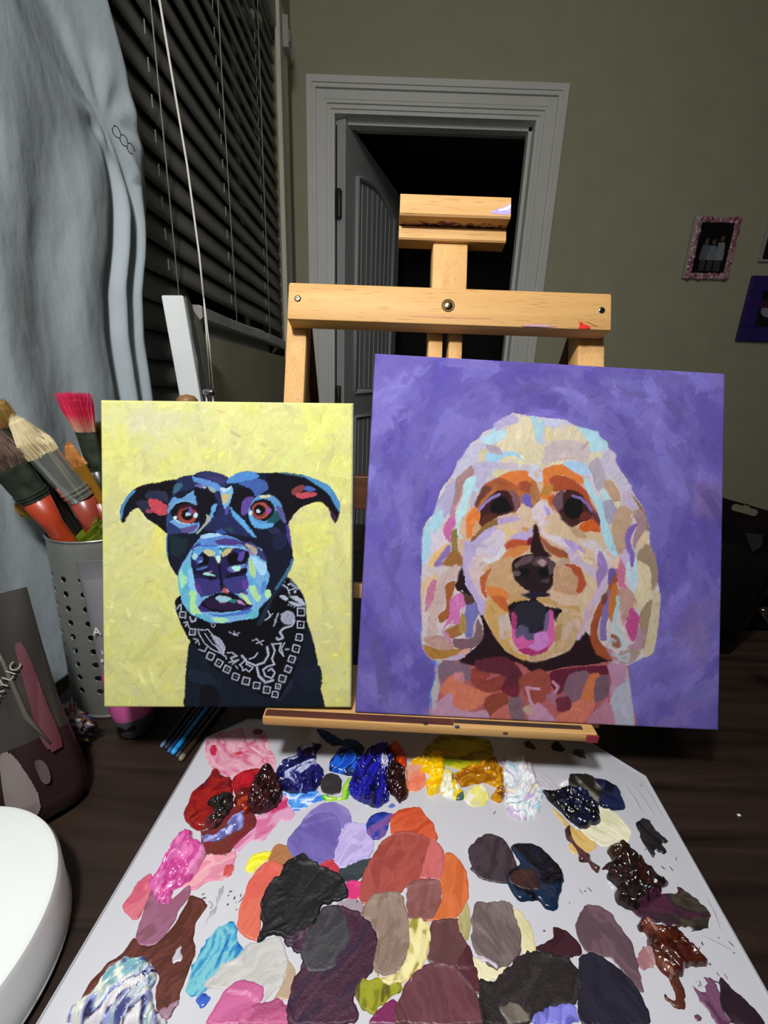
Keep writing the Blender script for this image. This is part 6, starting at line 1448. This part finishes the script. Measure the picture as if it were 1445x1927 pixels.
for i, yy in enumerate(np.linspace(0, zlen, gy)):
    for j, zz_ in enumerate(np.linspace(.004, .075, gz)):
        nn_ = fbm(np.array([yy * 40]), np.array([zz_ * 30]), 6, 3)[0]; V.append(BLc + ex3 * (wd + .0012 + .006 * (nn_ - .3) * (j > 0)) + ey3 * yy + ez3 * zz_)
MB().add(V, [tuple(map(int, f)) for f in grid_faces(gz, gy)]).build('folded_back', mat('back canvas', 'b4b8ba', .75, var=.1, scale=40), cvs, smooth=True)
b = MB()
for k in range(7):
    c0 = BLc + ex3 * (wd + .005) + ey3 * (zlen - .03 - .05 * k) + ez3 * .03; b.box((-.0006, -.005, -.0008), (.0014, .005, .0008), M=np.array([ex3, ey3, ez3]), O=c0)
b.build('staple', M_chrome, cvs)
cl = onY(394, 738, .597)
clip = thing('bulldog_clip', 'small chrome clip beside the white canvas', 'clip', cl)
MB().tube([cl + np.array([-.008, 0, 0]), cl + np.array([-.003, 0, 0]), cl + np.array([.003, 0, 0]), cl + np.array([.008, 0, 0])], [.003, .0042, .0042, .003], 18).build('spring_barrel', M_chrome, clip, smooth=True)
MB().tube([cl + np.array([.004, 0, 0]), cl + np.array([.005, .0, -.03]), cl + np.array([.006, 0, -.06])], [.0016, .0016, .001], 8).tube([cl + np.array([-.005, 0, .001]), cl + np.array([-.004, 0, -.03]), cl + np.array([-.003, 0, -.06])], [.0016, .0016, .001], 8).build('wire_arm', M_chrome, clip, smooth=True)
kb = onY(352, 752, .50); top = kb + np.array([0, 0, .004])
kn = thing('wooden_dowel', 'round brown wooden dowel end peeking over the yellow painting', 'dowel', (kb[0], kb[1], ZD)); 
MB().lathe([(.008, ZD), (.008, kb[2] - .012), (.011, kb[2] - .006), (.0115, kb[2]), (.008, kb[2] + .004), (0, kb[2] + .006)], O=(kb[0], kb[1], 0), n=32).build('wooden_rod', wood_mat('brown rod', '6a4a28', '8a6438', 'Z', 1, .5), kn, smooth=True)

# ------------------------------------------------------------------ black things at the right
M_blk2 = mat('black gloss card', '0b0709', .3, var=.2, scale=16)
pk = thing('black_package', 'black flat package with a hanging slot standing behind the purple painting', 'package', (.47, .5, ZD))
c0 = onY(1330, 928, .5); c1 = onY(1520, 982, .5); ex4 = c1 - c0; W4 = np.linalg.norm(ex4); ex4 /= W4; ey4 = np.cross(np.array([0, -1., 0]), ex4); ey4 = ey4 if ey4[2] > 0 else -ey4
n4 = np.array([0, -1., 0]); H4 = (c0[2] - ZD) / ey4[2] - .03
# panel with the euro slot cut out: built as a grid without the slot's faces
sa = onY(1376, 952, .5) - c0; sb = onY(1425, 967, .5) - c0; s0, s1 = sa @ ex4, sb @ ex4; sv = (sa @ ey4 + sb @ ey4) / 2
sr = .0042; slot = [(s0 + sr + sr * math.cos(a), sv + sr * math.sin(a)) for a in np.linspace(math.pi * 1.5, math.pi * .5, 8)] + [((s0 + s1) / 2 - .005, sv + sr)] + [((s0 + s1) / 2 + .0048 * math.cos(a), sv + sr + .0035 * math.sin(a)) for a in np.linspace(math.pi, 0, 7)] + [((s0 + s1) / 2 + .005, sv + sr)] + [(s1 - sr + sr * math.cos(a), sv + sr * math.sin(a)) for a in np.linspace(math.pi * .5, -math.pi * .5, 8)]
bm_ = bmesh.new(); ov = [bm_.verts.new((x, y, 0)) for x, y in ((0, -H4), (W4, -H4), (W4, 0), (0, 0))]; iv = [bm_.verts.new((x, y, 0)) for x, y in slot]
es = [bm_.edges.new((ov[k], ov[(k + 1) % 4])) for k in range(4)] + [bm_.edges.new((iv[k], iv[(k + 1) % len(iv)])) for k in range(len(iv))]
bmesh.ops.triangle_fill(bm_, use_beauty=True, edges=es); bm_.verts.index_update()
V = [c0 + ex4 * v.co.x + ey4 * v.co.y for v in bm_.verts]; Fs = [[v.index for v in f.verts] for f in bm_.faces]; bm_.free()
o = MB().add(V, Fs).build('backing_card', M_blk2, pk); sm = o.modifiers.new('thickness', 'SOLIDIFY'); sm.thickness = .001
p0 = c0 + ex4 * .03 - ey4 * .05
MB().box((.0, -H4 + .07, .0), (W4 - .06, -.02, .022), .004, M=np.array([ex4, ey4, n4]), O=c0 + ex4 * .03 - ey4 * .03).build('package_body', M_black, pk, auto=40)
a_, b_, c2, d_ = [onY(*p, .472) for p in ((1402, 1003), (1436, 1006), (1432, 1028), (1416, 1040))]
MB().add([a_, b_, c2, d_], [(0, 1, 2, 3)]).build('grey_sticker', mat('dark grey sticker', '1e1d20', .5, var=.3, scale=90), pk)
bx_ = thing('black_bag', 'large black fabric bag filling the dark right corner of the desk', 'bag', (.62, .62, ZD))
bmx = bmesh.new(); bmesh.ops.create_cube(bmx, size=1); bmesh.ops.subdivide_edges(bmx, edges=list(bmx.edges), cuts=10, use_grid_fill=True)
V = np.array([v.co[:] for v in bmx.verts]); Fs = [[v.index for v in f.verts] for f in bmx.faces]; bmx.free()
sc_ = np.sign(V) * np.abs(V * 2) ** .8 / 2; nn_ = fbm(V[:, 0] * 4 + V[:, 2] * 3, V[:, 1] * 4 + 2, 3, 3)[:, None] - .5
Pp = (sc_ * (1 + .16 * nn_)) * np.array([.44, .16, .12]); Pp[:, 2] = Pp[:, 2] - Pp[:, 2].min()
np_mesh('bag_body', Pp + np.array([.60, .64, ZD + .0005]), Fs, mat('black fabric', '050505', .9, var=.2, scale=40, spec=.1), parent=bx_)
MB().tube([(.50, .555, ZD + .05), (.55, .545, ZD + .075), (.60, .54, ZD + .08), (.66, .548, ZD + .05)], .006, 10).build('bag_strap', mat('black webbing', '060606', .8), bx_, smooth=True)
q = onY(1436, 1150, .36)
gl = thing('glass_dropper', 'glossy dark glass tip at the right picture edge', 'bottle', (q[0] + .035, q[1] + .0, ZD))
g2 = MB(); A_, B_ = q, q + np.array([.16, .03, ZD + .019 - q[2]]); 
g2.tube([A_ + (A_ - B_) * .02, A_, A_ + (B_ - A_) * .10, A_ + (B_ - A_) * .35, A_ + (B_ - A_) * .9, B_], [.001, .005, .0085, .0135, .016, .010], 20)
g2.build('glass_body', mat('smoked glass', '120c0a', .08, var=.2, scale=30, coat=.5), gl, smooth=True)
cr = onZ(1390, 1535, ZD); MB().box((-.0012, -.0009, 0), (.0012, .0009, .0012), .0004, O=cr).build('paper_crumb', M_white); tag(bpy.data.objects['paper_crumb'], 'tiny white crumb on the dark desk right of the palette', 'crumb')

# ------------------------------------------------------------------ framed pictures on the back wall
def photo(name, x0, x1, z0, z1, y, fn, parent, n=60):
    u, v = np.meshgrid(np.linspace(0, 1, n), np.linspace(0, 1, int(n * 1.3))); V = np.stack([x0 + (x1 - x0) * u.ravel(), np.full(u.size, y), z0 + (z1 - z0) * v.ravel()], 1)
    return np_mesh(name, V, grid_faces(n, int(n * 1.3)), M_photo, fn(u.ravel(), v.ravel()), parent)
M_photo = vcol_mat('photo print', .25, .5, bump=0)
def three(u, v):
    C = np.tile(lin('0b090e'), (len(u), 1)) * (1 + .4 * (fbm(u * 9, v * 9, 2) - .5))[:, None]
    for cx, hw, top, col in ((.28, .13, .56, '6c6c70'), (.50, .12, .55, '7c8490'), (.74, .14, .62, '8a909a')):
        t = (np.abs(u - cx) < hw * (1 - .25 * sstep(.3, .6, v))) & (v < top) & (v > .27); C[t] = lin(col) * (.6 + .5 * fbm(u[t] * 14, v[t] * 14, 4))[:, None]
        t = (((u - cx) / .055) ** 2 + ((v - top - .07) / .06) ** 2 < 1); C[t] = lin('5a4a44')
        t = (np.abs(u - cx) < hw * .7) & (v <= .27) & (v > .05); C[t] = lin('3c3c42')
    return C
fx0, fx1, fz0, fz1 = 1.147, 1.313, .440, .652
fr_ = thing('picture_frame', 'photo frame with a border of small pink roses on the wall', 'picture frame', ((fx0 + fx1) / 2, YW, fz0))
MB().box((fx0 - .006, YW - .014, fz0), (fx1, YW, fz1), .002).build('frame_back', mat('pale frame', '9c9c90', .6), fr_)
photo('photo', fx0 + .02, fx1 - .02, fz0 + .02, fz1 - .02, YW - .0155, three, fr_)
rg = np.random.RandomState(5); b = MB(); pk_c = ['b06a84', 'c890a0', 'd8b8bc', '8a4a64', 'c07890', 'b8a0a0', '9a5a74']
for side in range(4):
    L_ = (fx1 - fx0) if side % 2 == 0 else (fz1 - fz0); m_ = int(L_ / .0095)
    for k in range(m_ * 2):
        t = (k + rg.rand() * .6) / (m_ * 2) * L_; o_ = .003 + .014 * rg.rand(); r = .0045 + .003 * rg.rand()
        x, z = ((fx0 + t, fz0 + o_), (fx0 + o_, fz0 + t), (fx0 + t, fz1 - o_), (fx1 - o_, fz0 + t))[side]
        c = lin(pk_c[rg.randint(len(pk_c))]); R3 = np.array([[1, 0, 0], [0, 0, 1], [0, -1, 0.]])
        b.lathe([(0, .006), (r * .35, .0065), (r * .4, .0045), (r * .7, .0055), (r * .75, .003), (r, .003), (r * .9, 0)], O=(x, YW - .014, z), n=9, M=R3, col=c)
ro = b.build('rose_border', vcol_mat('rose resin', .5, bump=0), fr_, smooth=True); ro['kind'] = 'stuff'
def pale(u, v):
    C = np.tile(lin('0a0812'), (len(u), 1)); t = (((u - .38) / .26) ** 2 + ((v - .52) / .22) ** 2 < 1); C[t] = lin('8a8896') * (.5 + .8 * fbm(u[t] * 8, v[t] * 8, 3))[:, None]
    t = (u < .3) & (v > .55) & (v < .75); C[t] = lin('3a1430'); return C
fx0, fx1, fz0, fz1 = 1.414, 1.66, .2195, .459
f2 = thing('picture_frame', 'wide deep purple photo frame cut by the right picture edge', 'picture frame', ((fx0 + fx1) / 2, YW, fz0))
MP = mat('purple frame', '2a1a66', .4, var=.1, scale=20)
b = MB()
for x0, z0, x1, z1 in ((fx0, fz0, fx1, fz0 + .055), (fx0, fz1 - .055, fx1, fz1), (fx0, fz0 + .055, fx0 + .055, fz1 - .055), (fx1 - .055, fz0 + .055, fx1, fz1 - .055)): b.box((x0, YW - .016, z0), (x1, YW, z1), .002)
b.build('frame_border', MP, f2); photo('photo', fx0 + .05, fx1 - .05, fz0 + .05, fz1 - .05, YW - .008, pale, f2)
fx0, fx1, fz0, fz1 = 1.4225, 1.56, .508, .68
f3 = thing('picture_frame', 'thin white photo frame above the purple one', 'picture frame', ((fx0 + fx1) / 2, YW, fz0))
b = MB()
for x0, z0, x1, z1 in ((fx0, fz0, fx1, fz0 + .008), (fx0, fz1 - .008, fx1, fz1), (fx0, fz0 + .008, fx0 + .008, fz1 - .008), (fx1 - .008, fz0 + .008, fx1, fz1 - .008)): b.box((x0, YW - .014, z0), (x1, YW, z1), .001)
b.build('frame_border', mat('white frame', '9c9c98', .5), f3); photo('photo', fx0 + .006, fx1 - .006, fz0 + .006, fz1 - .006, YW - .008, lambda u, v: np.tile(lin('0a0a0c'), (len(u), 1)), f3)
LP_KEY, LP_FILL = 6.8, 9.0
# ------------------------------------------------------------------ camera
cam = bpy.data.cameras.new('camera'); co = bpy.data.objects.new('camera', cam); COL.objects.link(co)
cam.sensor_fit = 'HORIZONTAL'; cam.sensor_width = 36; cam.lens = F / IW * 36; cam.clip_start = .01; cam.clip_end = 50
R3 = np.stack([RC[:, 0], -RC[:, 1], -RC[:, 2]], 1)
co.matrix_world = Matrix([list(R3[i]) + [(0, 0, CAMZ)[i]] for i in range(3)] + [[0, 0, 0, 1]])
SC.camera = co
# ------------------------------------------------------------------ light
def area(name, loc, target, power, size, col=(1, 1, 1), spread=180, shape='DISK'):
    l = bpy.data.lights.new(name, 'AREA'); l.energy = power; l.size = size; l.color = col; l.shape = shape; l.spread = math.radians(spread)
    o = bpy.data.objects.new(name, l); COL.objects.link(o); o.location = Vector(loc) + Vector((0, 0, CAMZ))
    d = Vector(target) - Vector(loc); o.rotation_euler = d.to_track_quat('-Z', 'Y').to_euler(); return o
area('desk_lamp_light', (-.14, -.07, .46), (.02, .32, -.12), LP_KEY, .08, (1.0, 1.0, .99))
area('fill_light', (-.05, -.4, 1.25), (.25, 1.88, .65), LP_FILL, .4, (1.0, .97, .92))  # unseen fill added overhead to lift the wall brightness
w = bpy.data.worlds.new('world'); SC.world = w; w.use_nodes = True
w.node_tree.nodes['Background'].inputs[0].default_value = (.85, .9, 1, 1); w.node_tree.nodes['Background'].inputs[1].default_value = .02
SC.view_settings.view_transform = 'Standard'; SC.view_settings.look = 'None'; SC.view_settings.exposure = 0; SC.view_settings.gamma = 1
